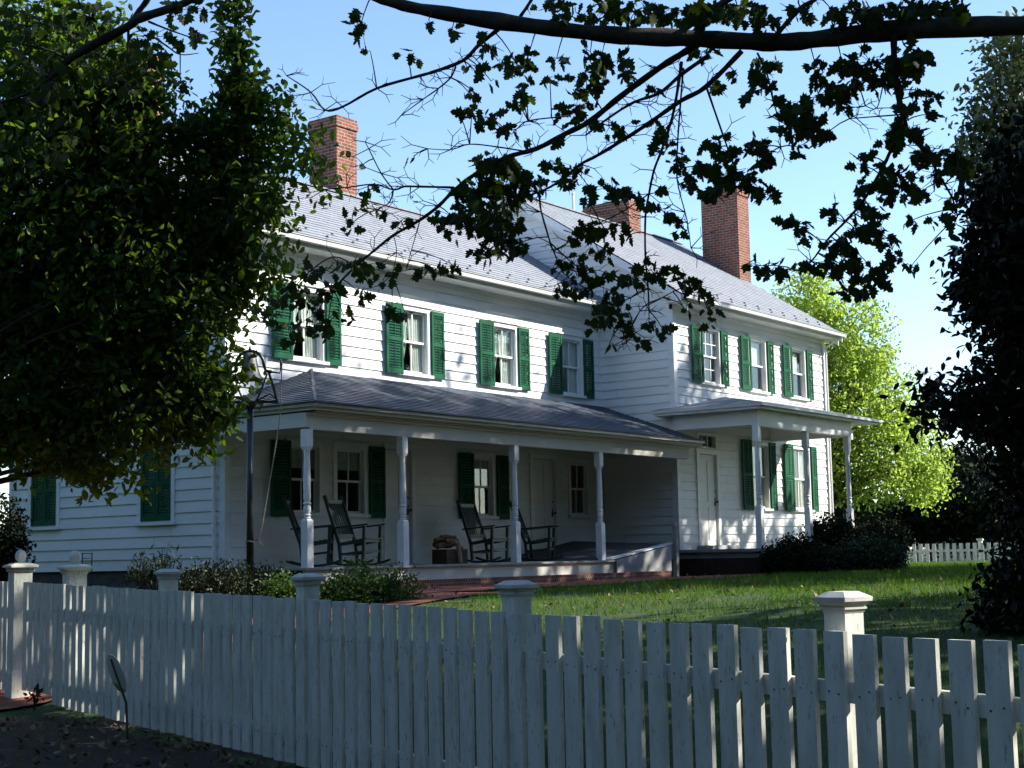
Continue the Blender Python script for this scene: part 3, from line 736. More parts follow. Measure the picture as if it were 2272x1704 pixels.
mb = MB(); mb.box((28.62, 14.40, .0), (33.6, YW-.04, .06)); mb.build('portico_floor', 'grey_floor', H)
mb = MB(); mb.box((28.72, 14.5, -.13), (33.5, YW-.04, -.001)); mb.build('portico_skirt', 'grey_wood', H)
for k in range(3):
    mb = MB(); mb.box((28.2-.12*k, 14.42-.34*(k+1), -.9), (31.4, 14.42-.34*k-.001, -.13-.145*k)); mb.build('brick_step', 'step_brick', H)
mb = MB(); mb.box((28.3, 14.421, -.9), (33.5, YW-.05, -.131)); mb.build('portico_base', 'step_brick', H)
# small bracket lamp at the portico corner, downspouts
mb = MB(); mb.beam((33.441, 14.68, 2.72), (33.56, 14.68, 2.80), .05, .02); mb.box((33.52, 14.63, 2.58), (33.60, 14.73, 2.79)); mb.frustum((33.56, 14.68), .14, 2.791, .04, 2.85); mb.build('wall_lamp', 'white_trim', H)
mb = MB(); mb.tube([(XR-.05, EAVE_R[0]+.05, 5.50), (XR-.05, YW-.30, 5.38), (XR-.05, YW-.10, 5.25), (XR-.05, YW-.09, 5.0), (XR-.05, YW-.09, -.3)], .035, 8); mb.build('downspout', 'white_trim', H)
mb = MB(); mb.tube([(16.95, YL-.08, 2.2), (17.2, YL+.2, 1.95), (XL-.08, YL+.17, 1.8), (XL-.08, YL+.17, -.3)], .038, 8); mb.build('downspout', 'white_trim', H)
mb = MB(); mb.tube([(XL-.10, EAVE_L[0]+.2, 5.5), (XL-.07, YL+.19, 5.2), (XL-.07, YL+.19, 2.5)], .036, 8); mb.build('downspout', 'white_trim', H)

# ------------------------------------------------------------------ wheelchair ramp on the porch
RP = empty('access_ramp', (26.5, 17, PF), 'dark boarded ramp with pale side rising along the porch to the end door', 'ramp')
mb = MB(); mb.hexa([(24.6, 16.28, PF+.002), (27.45, 16.28, PF+.002), (27.45, YL-.06, PF+.002), (24.6, YL-.06, PF+.002), (24.6, 16.28, PF+.012), (27.45, 16.28, .19), (27.45, YL-.06, .30), (24.6, YL-.06, PF+.02)])
mb.build('ramp_deck', 'ramp_board', RP)
mb = MB(); mb.hexa([(25.2, 16.0, -.75), (27.30, 16.0, -.75), (27.30, 16.019, -.75), (25.2, 16.019, -.75), (25.2, 16.0, PF+.0), (27.30, 16.0, .15), (27.30, 16.019, .15), (25.2, 16.019, PF+.0)]); mb.build('ramp_side', 'grey_floor', RP)
mb = MB(); mb.beam((25.1, 16.14, PF+.02), (27.62, 16.14, .215), .20, .025); mb.build('ramp_curb', 'white_trim', RP)
mb = MB(); mb.box((27.45, 15.96, -.75), (27.55, 16.06, .56)); mb.frustum((27.5, 16.01), .10, .561, .03, .64); mb.build('newel_post', 'grey_wood', RP)

# ------------------------------------------------------------------ things on the porch
def rocking_chair(label, x, y, ang):
    r = empty('rocking_chair', (0, 0, 0), label, 'rocking chair', 'dark green rocking chairs on the porch')
    W, D = .54, .50; m_ = 'green_chair'
    tilt = lambda p: p
    for s in (-1, 1):
        xx = s*W/2
        mb = MB(); pts = []
        for t in np.linspace(-.52, .52, 11): pts.append((s*(W/2+.0), t*.86+.02, .02+.30*t*t))
        for a, b in zip(pts[:-1], pts[1:]): mb.beam(a, b, .045, .035)
        mb.build('rocker', m_, r)
        mb = MB(); mb.beam((xx, -.22, .06), (xx, -.25, .66), .045, .05, (0, 1, 0)); mb.build('leg', m_, r)
        mb = MB(); mb.beam((xx, .20, .06), (xx, .23, .36), .045, .05, (0, 1, 0)); mb.beam((xx, .23, .36), (xx*.96, .52, 1.18), .045, .05, (0, 1, 0)); mb.build('back_post', m_, r)
        mb = MB(); mb.beam((s*(W/2+.015), -.34, .685), (s*(W/2+.0), .40, .63), .085, .024); mb.build('arm', m_, r)
        mb = MB(); mb.beam((xx, -.22, .24), (xx, .21, .20), .03, .03); mb.beam((xx, -.23, .42), (xx, .24, .36), .035, .055); mb.build('stretcher', m_, r)
    mb = MB()
    for z, y_ in ((.24, -.225), (.415, -.235), (.20, .205)):
        mb = MB(); mb.beam((-W/2+.02, y_, z), (W/2-.02, y_, z), .03, .05); mb.build('stretcher', m_, r)
    mb = MB()
    for i in range(7):
        t = i/6; mb.beam((-W/2+.01, -.25+.46*t, .455-.075*t), (W/2-.01, -.25+.46*t, .455-.075*t), .064, .02)
    mb.build('seat', m_, r)
    mb = MB()
    nrm = Vector((0, -.82, .29)).normalized()
    for z in (.50, 1.08):
        t = (z-.36)/.82; mb.beam((-W/2+.03, .23+.29*t, z), (W/2-.03, .23+.29*t, z), .035, .07)
    for i in range(7):
        xx = -W/2+.065+i*(W-.13)/6
        mb.beam((xx, .285, .52), (xx, .487, 1.09), .052, .014, (0, 1, .3))
    mb.build('backrest', m_, r)
    r.location = (x, y, PF); r.rotation_euler = (0, 0, ang); return r
# local front is -Y
p = at_y(697, 1200, 17.65); rocking_chair('rocking chair half hidden behind the porch post nearest the bell pole', p[0]+.05, 17.65, R(38))
p = at_y(798, 1200, 17.05); rocking_chair('tall slat backed rocking chair directly under the paired porch windows', p[0], 17.05, R(12))
p = at_y(1092, 1200, 17.25); rocking_chair('rocking chair in front of the shuttered window beside the log box', p[0]-.1, 17.25, R(5))
p = at_y(1190, 1200, 17.25); rocking_chair('rocking chair seen partly behind a porch post, in front of the plain door', p[0]+.1, 17.25, R(25))
p = at_y(998, 1225, 16.75)
LB = empty('log_box', (p[0], 16.75, PF), 'dark brown box heaped with brown and tan logs on the porch floor', 'box')
mb = MB(); X0 = p[0]
for a, b in (((-.36, -.2, .0), (.36, -.175, .30)), ((-.36, .175, .0), (.36, .2, .30)), ((-.36, -.174, .0), (-.335, .174, .30)), ((.335, -.174, .0), (.36, .174, .30)), ((-.334, -.174, .01), (.334, .174, .03))):
    mb.box((a[0]+X0, a[1]+16.75, a[2]+PF), (b[0]+X0, b[1]+16.75, b[2]+PF))
mb.build('crate', 'box_wood', LB)
for i, (a, b, r_, mm) in enumerate((((-.50, -.05, .36), (.20, .0, .42), .06, 'log_bark'), ((-.42, .08, .40), (.15, .10, .38), .065, 'log_bark'), ((-.30, -.1, .46), (.28, .02, .48), .055, 'log_bark'), ((-.48, .02, .48), (.05, .06, .52), .05, 'log_bark'),
        ((.05, -.24, .02), (.02, -.20, .44), .05, 'log_tan'), ((-.12, -.20, .46), (.22, -.16, .33), .042, 'log_tan'), ((-.25, .04, .55), (.18, -.02, .54), .045, 'log_bark'))):
    mb = MB(); q0 = np.array(a)+(X0, 16.75, PF); q1 = np.array(b)+(X0, 16.75, PF)
    mb.tube([q0, q0*.67+q1*.33+np.array([0, 0, .015]), q0*.33+q1*.67, q1], [r_*.95, r_*1.05, r_, r_*.9], 9); mb.build('log', mm, LB)

LB.scale = (.80, .85, .85)
# ------------------------------------------------------------------ bell on its pole, rope
BX, BY = 14.84, 15.43
gz0 = float(G(BX, BY))
B = empty('bell_post', (BX, BY, gz0), 'black iron farm bell in a yoke on a tall black pole by the porch corner', 'bell')
mb = MB(); mb.tube([(BX, BY, gz0-.2), (BX, BY, 2.20)], [.052, .046], 14); mb.build('pole', 'black_iron', B, smooth=True)
mb = MB(); mb.lathe([(.05, 2.12), (.09, 2.17), (.09, 2.2)], (BX, BY, 0), 14); e1 = rt
def bp(a, z, o=0): q = np.array([BX, BY, 0])+rt*a+h*o; return (q[0], q[1], z)
mb.beam(bp(-.36, 2.215), bp(.40, 2.215), .13, .03); mb.build('bracket_plate', 'black_iron', B)
mb = MB()
for s in (-1, 1):
    mb.tube([bp(s*.38, 2.23), bp(s*.33, 2.42), bp(s*.26, 2.64)], [.022, .02, .018], 7); mb.tube([bp(s*.08, 2.23), bp(s*.14, 2.34), bp(s*.24, 2.62)], [.016, .014, .014], 7)
    mb.tube([bp(s*.38, 2.24), bp(s*.28, 2.33), bp(s*.18, 2.28), bp(s*.10, 2.24)], [.012]*4, 6)
mb.build('stand', 'black_iron', B, smooth=False)
mb = MB(); pts = [(-.30, 2.64), (-.22, 2.655), (-.20, 2.72), (-.185, 2.82), (-.13, 2.90), (-.05, 2.935), (.05, 2.935), (.13, 2.90), (.185, 2.82), (.20, 2.72), (.22, 2.655), (.30, 2.64)]
mb.tube([bp(a, z) for a, z in pts], .025, 8); mb.lathe([(.028, 2.95), (.018, 2.98), (.004, 3.03)], bp(0, 0), 8); mb.build('yoke', 'black_iron', B, smooth=True)
mb = MB(); mb.lathe([(.0, 2.92), (.05, 2.915), (.085, 2.88), (.10, 2.80), (.115, 2.70), (.15, 2.60), (.19, 2.545), (.195, 2.53), (.18, 2.53), (.14, 2.58), (.10, 2.70), (.0, 2.85)], bp(0, 0), 20); mb.build('bell', 'iron_grey', B, smooth=True)
mb = MB(); mb.tube([bp(.30, 2.64), bp(.42, 2.62), bp(.44, 2.75), bp(.425, 2.82)], [.014, .014, .022, .012], 7); mb.build('crank', 'black_iron', B)
rp = empty('bell_rope', bp(.44, 2.6), 'thin pale rope hanging from the bell and tied to its pole', 'rope')
mb = MB(); mb.tube([bp(.445, 2.72), bp(.44, 2.4), bp(.43, 2.1), bp(.36, 1.6), bp(.24, .9), bp(.16, .45), bp(.13, .33)], .008, 6)
ring = [bp(.065*math.cos(a), .27+.01*math.sin(3*a), .065*math.sin(a)) for a in np.linspace(0, 2*math.pi, 13)]
mb.tube(ring, .010, 6); mb.tube([bp(.065, .27), bp(.12, .34), bp(.15, .30), bp(.09, .29)], .012, 6); mb.tube([bp(.09, .29), bp(.19, .20)], .009, 6)
mb.build('cord', 'rope', rp)

# ------------------------------------------------------------------ picket fence
def fp(s, n, z): q = P0+DF*s+NF*n; return (q[0], q[1], z)
ANG = math.atan2(DF[1], DF[0])
def fbox(mb, s0, s1, n0, n1, z0, z1, dz=0):      # dz: drop of the far end
    c = []
    for z in (z0, z1):
        for s, n, e in ((s0, n0, 0), (s1, n0, 1), (s1, n1, 1), (s0, n1, 0)): c.append(fp(s, n, z+(-.0187*(s1-s0) if e and dz else 0)))
    mb.hexa(c)
def make_cap(mb, c, z, w, k=1.0):
    for (w0, a, w1, b) in ((1.03, 0, 1.12, .018), (1.20, .0182, 1.20, .029), (1.10, .0292, 1.14, .036), (1.16, .0362, 1.34, .058), (1.50, .0582, 1.52, .080), (1.48, .0802, .80, .108)):
        mb.frustum(c, w*w0, z+a*k, w*w1, z+b*k, ANG)
FN = empty('picket_fence', fp(5, .07, -1.4), 'white picket fence with square capped posts running across the foreground', 'fence')
PW, PT, PITCHP = .109, .024, .158
base = MB(); s0 = -.02
fbox(base, s0, s0+PW, 0, PT, fence_z(s0)-1.07, fence_z(s0))
pk0 = base.build('picket', 'white_fence', FN); i = 0
skip = []
for i in range(1, 72):
    s = s0+i*PITCHP; jit = random.uniform(-.006, .006)
    v = pk0.copy(); col.objects.link(v); v.parent = FN
    q = P0*0+DF*(s-s0+jit); v.location = (q[0]+NF[0]*random.uniform(-.003, .002), q[1], -.0187*(s-s0)+random.uniform(-.006, .006)); v.rotation_euler = (0, 0, 0)
    if i % 6 == 0: v.data = pk0.data
for z_, hh in ((-.20, .085), (-.86, .085)):
    mb = MB(); fbox(mb, -.05, 11.6, PT+.001, PT+.042, -.167+z_-hh, -.167+z_, 1)
    mb.build('rail', 'white_fence', FN)
for s in (2.218, 4.49, 6.838, 9.155, 11.45):
    c = fp(s, PT+.044+.058, 0); zt2 = fence_z(s)+.074
    mb = MB(); mb.frustum((c[0], c[1]), .115, -1.75, .115, zt2, ANG); o = mb.build('post', 'white_fence', FN)
    mb = MB(); make_cap(mb, (c[0], c[1]), zt2+.0005, .115, .82); mb.build('cap', 'weathered_cap', o)
# nail heads
mb = MB()
for i in range(0, 72):
    s = s0+i*PITCHP
    for z_ in (-.245, -.90):
        for q in (.03, .085):
            c = fp(s+q+random.uniform(-.008, .008), -.0022, fence_z(s)+z_+random.uniform(-.015, .015)); c2 = fp(s+q, .001, c[2])
            mb.tube([c, (c[0]+NF[0]*.004, c[1]+NF[1]*.004, c[2])], .0042, 6)
o = mb.build('nail_heads', 'iron_grey', FN)
# gate posts with balls, gate, fence beyond
def gate_post(s, label, w, top, n_=.16):
    c = fp(s, n_, 0); r = empty('gate_post', (c[0], c[1], -1.4), label, 'gate post', 'ball topped gate posts')
    mb = MB(); mb.frustum((c[0], c[1]), w*1.12, -1.7, w*1.12, -1.02, ANG); mb.frustum((c[0], c[1]), w*1.12, -1.0195, w, -.98, ANG); mb.frustum((c[0], c[1]), w, -.9795, w, top, ANG)
    mb.build('post', 'white_fence', r)
    mb = MB(); make_cap(mb, (c[0], c[1]), top+.0005, w, .85); mb.build('cap', 'white_fence', r)
    mb = MB(); mb.lathe([(.025, 0), (.03, .014), (.045, .03), (.0525, .06), (.0525, .075), (.045, .10), (.03, .118), (.001, .127)], (c[0], c[1], top+.092), 18); mb.build('ball', 'white_fence', r, smooth=True)
gate_post(-1.10, 'tall white gate post with ball finial at the open left edge, catching sun stripes', .175, -.063, .06)
gate_post(.08, 'white gate post with ball finial rising behind the pickets right of the gate', .165, -.088)
GT = empty('picket_gate', fp(-.4, .03, -1.3), 'white picket gate closing the gap between the two ball topped posts', 'gate')
for i in range(5):
    s = -.92+i*.157; mb = MB(); fbox(mb, s, s+PW, .03, .03+PT, -1.165, fence_z(s)-.004); mb.build('picket', 'white_fence', GT)
for z_ in (-.40, -1.02):
    mb = MB(); fbox(mb, -.92, -.17, .03+PT+.001, .03+PT+.04, z_-.08, z_); mb.build('rail', 'white_fence', GT)
F2 = empty('picket_fence', fp(-2, .07, -1.35), 'short stretch of white picket fence beyond the ball topped post at the left edge', 'fence')
for i in range(14):
    s = -1.40-i*PITCHP; mb = MB(); fbox(mb, s, s+PW, .05, .05+PT, -1.2, -.15); mb.build('picket', 'white_fence', F2)
for z_ in (-.38, -1.0):
    mb = MB(); fbox(mb, -3.6, -1.22, .05+PT+.001, .05+PT+.04, z_-.08, z_); mb.build('rail', 'white_fence', F2)

# paddle shaped sign on a bent stake in front of the fence
q = at(281, 1655, 11.3); SGz = float(G(q[0], q[1]))
S = empty('stake_sign', (q[0], q[1], SGz), 'small faded round sign on a bent metal stake in front of the pickets', 'sign')
a0 = at(283, 1640, 11.3); a1 = at(280, 1560, 11.3); a2 = at(272, 1535, 11.3); a3 = at(247, 1462, 11.3)
mb = MB(); mb.tube([(q[0], q[1], SGz-.1), a0, a1, a2], .010, 7); mb.beam(a2, a3, .022, .022); mb.build('stake', 'iron_grey', S)
Mx = (np.array(a2)*.45+np.array(a3)*.55); ax1 = np.array(a3)-np.array(a2); ax1 /= np.linalg.norm(ax1)
ax2 = rt*.52-h*.78+zz*.12; ax2 -= ax1*np.dot(ax2, ax1); ax2 /= np.linalg.norm(ax2); nz = np.cross(ax1, ax2)
def disc(mb, aa, bb, r, t):
    pts = [Mx+ax1*(r*1.02*math.sin(w))+ax2*(r*math.cos(w)) for w in np.linspace(aa, bb, 15)]
    lo = [p_+nz*t for p_ in pts]
    mb.face(pts); mb.face(lo[::-1])
    for i in range(len(pts)): j = (i+1) % len(pts); mb.face([pts[i], pts[j], lo[j], lo[i]])
mb = MB(); disc(mb, R(-60), R(200), .150, .006); mb.build('sign_board', 'sign_white', S)
mb = MB(); disc(mb, R(200.2), R(299.8), .150, .0055); mb.build('sign_board', 'sign_green', S)
# wire trellis by the gable wall
q0 = at_y(186, 1283, 21.6)
T = empty('wire_trellis', (XL-.55, 21.6, -.5), 'small black wire ladder trellis standing against the gable siding', 'trellis')
mb = MB()
for y_ in (21.36, 21.62): mb.tube([(XL-.5, y_, -.7), (XL-.5, y_, .20)], .009, 6)
for z_ in np.linspace(-.3, .19, 7): mb.tube([(XL-.5, 21.36, z_), (XL-.5, 21.62, z_)], .006, 5)
mb.build('wire_frame', 'black_iron', T)

# ------------------------------------------------------------------ the overhanging maple
MT = np.array([12.9, -1.3]); mz = float(G(*MT))
MP = empty('maple_tree', (MT[0], MT[1], mz), 'big maple whose dark limb and lobed leaves hang across the top of the view', 'tree')
BR = []   # (list of (px, py, depth, radius px))
def br(pts, d0, d1, ra, rb):
    n = len(pts); BR.append([(x, y, d0+(d1-d0)*i/(n-1), (ra+(rb-ra)*i/(n-1))) for i, (x, y) in enumerate(pts)])
br([(2700, 60), (2420, 62), (2251, 57), (1993, 67), (1855, 82), (1752, 93), (1667, 92), (1512, 84), (1378, 79), (1224, 63), (1069, 42), (932, 20), (863, 3), (800, -22), (700, -70), (600, -80), (500, -45), (423, 0), (371, 21), (309, 41), (285, 58), (206, 100), (155, 131), (103, 182), (65, 206), (0, 228), (-120, 260)], 8.6, 9.0, 24, 24)
rad = [30, 26, 23, 22, 21, 19, 20, 19, 19, 17, 18, 14, 11, 12, 12, 12, 11, 8, 9, 10, 10, 10, 9, 6, 4, 3, 2]
BR[0] = [(x, y, d, rr) for (x, y, d, _), rr in zip(BR[0], rad)]
br([(285, 58), (309, 24), (330, -5), (360, -60)], 8.95, 8.9, 6, 7)
br([(285, 58), (283, 120), (278, 170), (274, 200)], 8.95, 8.8, 3, 1.5)
br([(330, 48), (380, 68), (450, 92)], 8.95, 8.8, 3, 1.2); br([(330, 75), (370, 102), (400, 121), (440, 118)], 8.95, 9.2, 2.4, 1)
br([(150, 135), (120, 115), (60, 100), (10, 90)], 8.95, 8.7, 3, 1.5)
br([(1107, 64), (1062, 100), (1028, 134), (966, 158), (932, 168), (836, 196), (760, 237), (721, 244), (690, 205), (636, 168)], 8.8, 9.6, 5, 1.4)
br([(1011, 148), (1000, 172), (973, 196), (939, 220), (890, 256)], 8.9, 9.2, 2.4, 1)
br([(1560, 92), (1520, 115), (1464, 150), (1378, 213), (1310, 268), (1258, 295), (1190, 330), (1121, 350), (1052, 388), (1007, 423), (973, 457), (932, 488), (873, 522), (829, 557), (790, 590), (740, 640)], 8.7, 10.2, 8, 2)
br([(1574, 122), (1512, 165), (1464, 206), (1406, 227), (1350, 262), (1300, 300)], 8.7, 9.1, 5, 2)
br([(1646, 113), (1567, 192), (1512, 223), (1447, 268), (1396, 302), (1327, 344), (1289, 364), (1251, 395), (1213, 419), (1172, 433), (1130, 436)], 8.7, 9.8, 6, 1.6)
br([(1512, 137), (1505, 189), (1492, 258), (1468, 333), (1451, 378), (1440, 430), (1432, 481), (1432, 570), (1438, 639), (1440, 690)], 8.7, 9.3, 4, 1.6)
br([(1516, 150), (1509, 240), (1504, 309), (1502, 395), (1520, 471), (1526, 498), (1533, 550)], 8.6, 8.9, 2.4, 1)
br([(1567, 192), (1605, 302), (1625, 357), (1640, 400)], 8.8, 8.7, 2.8, 1.2)
br([(1680, 117), (1701, 161), (1715, 223), (1728, 268), (1732, 326)], 8.6, 8.6, 2.4, 1)
br([(1983, 75), (1986, 172), (2003, 254), (2014, 292), (2041, 323), (2065, 344), (2075, 374), (2096, 409), (2113, 440), (2125, 480)], 8.6, 9.0, 8, 1.6)
br([(2010, 280), (1983, 320), (1959, 371), (1917, 443), (1876, 491), (1835, 533), (1800, 580), (1770, 600)], 8.7, 9.3, 5, 1.4)
br([(2003, 254), (1950, 258), (1900, 262), (1885, 263)], 8.7, 8.9, 2, 1); br([(1958, 195), (1945, 240), (1920, 235)], 8.6, 8.8, 1.6, 1)
br([(1172, 400), (1194, 431), (1201, 470), (1221, 539), (1228, 557), (1246, 599), (1261, 615), (1300, 640)], 9.7, 9.9, 2.6, 1.2)
br([(1221, 539), (1257, 572), (1290, 600)], 9.8, 9.9, 1.8, 1); br([(1228, 557), (1262, 537)], 9.8, 9.7, 1.6, .9)
br([(1007, 416), (932, 414), (897, 414), (873, 421), (829, 409), (770, 416), (720, 420)], 9.4, 9.9, 2.8, 1.3)
br([(873, 421), (846, 385), (818, 330), (810, 315)], 9.6, 9.5, 1.8, .9); br([(873, 421), (863, 450), (835, 465)], 9.6, 9.7, 2, 1)
br([(1172, 337), (1104, 326), (1042, 320), (1000, 332), (949, 330)], 9.1, 9.3, 2, .9)
br([(1258, 258), (1172, 268), (1145, 287), (1120, 287)], 9, 9.1, 1.8, 1)
br([(1152, 40), (1179, 0), (1200, -40)], 8.8, 8.8, 4, 3); br([(1500, 80), (1553, 38), (1615, 0), (1680, -40)], 8.7, 8.6, 8, 7); br([(1712, 90), (1773, 21), (1807, 0), (1850, -40)], 8.6, 8.6, 6, 5)
br([(1990, 60), (2020, 10), (2050, -30)], 8.6, 8.6, 5, 4); br([(1440, 430), (1380, 470), (1320, 500), (1290, 520)], 9, 9.4, 1.6, .9); br([(1438, 639), (1400, 660), (1360, 680), (1330, 712)], 9.2, 9.3, 1.8, 1)
br([(1438, 673), (1470, 660), (1510, 640), (1550, 640)], 9.2, 9.2, 1.6, .9); br([(1438, 673), (1420, 690), (1400, 730), (1420, 755)], 9.2, 9.3, 1.4, .8); br([(1330, 712), (1380, 735), (1400, 750)], 9.2, 9.3, 1.2, .7)
br([(790, 590), (740, 570), (690, 600), (650, 640)], 10, 10.3, 1.8, 1); br([(932, 488), (900, 600)], 9.9, 10, 1.4, .7); br([(873, 522), (880, 560), (870, 610)], 9.9, 10, 1.2, .7)
def px_r(d): return d/F_PX
mbt = MB(); ends = []
tz = at(2700, 60, 8.6)
topz = 9.5
trunk = [(MT[0], MT[1], mz-.3), (MT[0]+.05, MT[1], mz+1.2), (MT[0]-.05, MT[1]+.05, 1.6), (MT[0]-.1, MT[1]+.1, 3.0), (MT[0]+.2, MT[1]+.1, 5.5), (MT[0]+.1, MT[1], 8.5), (MT[0], MT[1], 11)]
mbt.tube(trunk, [.46, .36, .33, .30, .22, .12, .04], 14)
mbt.build('trunk', 'bark', MP, smooth=True)
mbb = MB(); samp = []
def spline(P, k=3):
    P = [np.array(p) for p in P]; out = []
    for i in range(len(P)-1):
        p0_, p1_, p2_, p3_ = P[max(i-1, 0)], P[i], P[i+1], P[min(i+2, len(P)-1)]
        for t in np.linspace(0, 1, k, endpoint=False):
            out.append(.5*((2*p1_)+(-p0_+p2_)*t+(2*p0_-5*p1_+4*p2_-p3_)*t*t+(-p0_+3*p1_-3*p2_+p3_)*t**3))
    return out+[P[-1]]
for bi, b_ in enumerate(BR):
    P = [np.append(at(x, y, d), rr*px_r(d)) for x, y, d, rr in b_]
    if bi == 0: P = [np.array([MT[0]-.1, MT[1]+.1, 2.6, .15]), np.append((np.array(trunk[3])*.5+P[0][:3]*.5)+np.array([0, 0, .25]), .115)] + P
    S_ = spline(P, 4)
    rr_ = [max(.0028, q_[3])*(1+(.07*math.sin(i*1.9+bi)+.05*math.sin(i*.7)) if bi == 0 else max(.0028, q_[3])*0+1+.08*math.sin(i*2.1)) for i, q_ in enumerate(S_)]
    mbb.tube([q_[:3] for q_ in S_], rr_, 10 if bi == 0 else 6)
    for (x, y, d, r_) in b_: pass
    for i, (a, c) in enumerate(zip(b_[:-1], b_[1:])):
        for t in np.linspace(0, 1, 6): samp.append((a[0]+(c[0]-a[0])*t, a[1]+(c[1]-a[1])*t, a[2]+(c[2]-a[2])*t, bi))
samp = np.array(samp)
CL = """800 55 24 42 9;822 115 10 10 1;905 125 32 14 4;951 44 8 8 1;1003 65 12 18 2;1070 85 18 14 3;1090 108 22 12 4;1145 138 38 28 10;1165 152 28 24 7;1105 135 14 10 2;1065 142 10 10 1;1035 145 9 8 1;1090 180 9 14 1;1063 170 8 12 1;1040 205 14 10 2;1068 218 10 10 1;1150 195 14 24 3;1143 225 16 14 2;1168 215 14 12 2;1048 240 18 12 3;1022 258 18 10 3;1085 262 28 20 6;1120 285 22 10 3
1330 150 34 38 14;1300 200 38 38 13;1275 250 34 28 12;1315 275 20 12 4;1235 130 38 14 4;1310 115 18 14 3;1220 175 28 10 3;1380 140 24 36 8;1400 175 14 14 2;1452 195 14 12 2;1450 265 16 14 2;1380 290 34 18 6;1460 290 18 14 3;1175 310 10 10 1;1240 312 12 8 1
1100 370 44 34 26;1060 430 48 38 24;1120 420 48 38 24;1010 490 42 34 15;1080 490 48 38 22;1150 380 28 24 9;1185 410 24 24 7;1120 500 38 42 17;1140 545 28 24 9;1080 560 28 18 7
1235 365 28 14 6;1270 378 28 18 6;1240 402 14 14 3;1285 412 18 14 4;1310 422 14 10 2;1360 420 38 18 9;1400 435 24 14 4;1300 442 14 10 2;1470 310 24 24 6;1500 345 24 28 8;1470 420 14 14 2;1475 470 24 18 4;1500 500 18 22 5;1300 500 28 14 5;1345 515 28 18 7;1330 560 34 14 5;1280 530 28 18 6;1400 520 18 14 3
815 440 10 14 1;840 465 18 14 3;890 490 18 14 3;775 500 18 24 4;790 468 14 12 2;910 440 8 8 1;820 412 12 6 1;800 370 8 8 1;918 347 12 6 1;700 600 42 24 11;660 645 30 24 8;690 665 32 28 9;740 640 28 18 7;770 590 34 16 7;820 600 24 18 5;860 610 20 16 5;935 600 18 16 3;970 600 22 14 4;1010 590 18 18 4;700 700 38 34 13;725 735 24 18 7;765 710 18 10 3;870 690 28 14 6;900 700 14 14 2;800 655 22 14 4;610 680 40 40 12;640 730 26 30 8
1270 590 34 24 9;1300 610 28 18 7;1255 640 24 18 7;1340 620 24 28 7;1360 655 20 18 5;1300 645 18 18 4;1340 690 24 24 8;1375 690 18 22 6;1330 718 28 18 8;1395 712 14 10 3;1400 750 12 14 2;1422 762 14 10 2;1350 768 14 8 1;1440 720 22 14 4;1470 730 18 12 3;1400 620 28 18 7;1440 600 28 24 8;1490 600 28 18 8;1520 630 34 18 9;1550 650 24 14 5;1520 690 14 10 2;1575 690 18 16 3;1580 715 18 10 2
1560 30 58 24 26;1640 25 58 24 26;1700 50 38 18 14;1780 25 28 24 10;1850 30 38 24 12;1920 25 48 28 25;2000 25 48 24 23;2080 20 58 18 20;2130 24 30 14 8;1230 10 38 18 11;1260 35 34 14 8;1340 25 48 28 18;1410 25 48 28 20;1470 30 38 24 14
1560 115 38 12 7;1595 185 18 12 3;1637 168 8 6 1;1675 145 14 14 4;1710 140 18 12 4;1690 190 24 18 7;1665 207 14 8 3;1735 225 18 12 5;1760 270 42 34 20;1800 290 34 28 15;1790 240 34 28 15;1835 200 38 28 16;1870 210 28 28 12;1810 150 22 22 7;1775 328 18 12 4;1820 310 18 8 3
1870 150 28 22 11;1900 180 20 16 5;1930 140 48 34 24;2000 140 42 34 24;2040 130 28 28 12;1965 180 38 24 13;2030 200 14 14 4;2065 215 16 12 4;2068 255 16 14 4;2010 240 14 12 4;1985 280 24 24 9;2030 290 18 14 5;1975 312 24 18 7;2075 330 24 14 6;2040 352 18 18 5;2110 350 38 24 13;2080 392 18 14 5;2140 378 28 14 7
1920 345 14 12 3;1910 367 10 10 2;1985 385 28 24 9;1960 402 28 14 6;2030 385 18 10 3;1915 412 18 14 4;1900 445 14 10 3;1970 430 28 18 8;2040 430 24 24 8;2015 492 18 14 4;2110 440 14 14 3;2090 482 24 14 5;1850 465 18 18 6;1930 460 18 18 6;1940 502 34 18 9;1900 512 22 14 5;1970 530 24 18 8;1750 490 24 14 6;1780 512 18 18 5;1860 542 34 18 10;1880 562 28 10 6
1590 330 34 24 11;1680 330 28 34 11;1700 350 24 18 8;1560 372 28 14 7;1610 392 48 28 20;1660 402 34 28 15;1690 430 28 18 8;1530 402 24 14 5;1580 430 28 14 7;1625 340 22 20 5
1690 590 38 14 8;1730 602 28 12 6;1860 590 38 24 13;1900 602 34 22 13;1880 642 28 14 7;1920 642 18 14 5;1990 580 28 14 7;1950 612 24 14 6;2020 592 14 14 4;1800 590 28 12 6
60 60 90 60 22;200 40 80 40 18;330 90 60 40 14;120 180 100 60 22;300 170 60 50 14;90 245 30 30 6;130 215 25 25 5;420 20 40 20 9;435 75 16 14 3;395 95 14 12 2;400 185 18 16 3;330 130 50 40 12;230 130 60 60 14;40 330 60 50 10;160 310 60 50 10;110 335 30 30 5"""
LP, LS = [], []
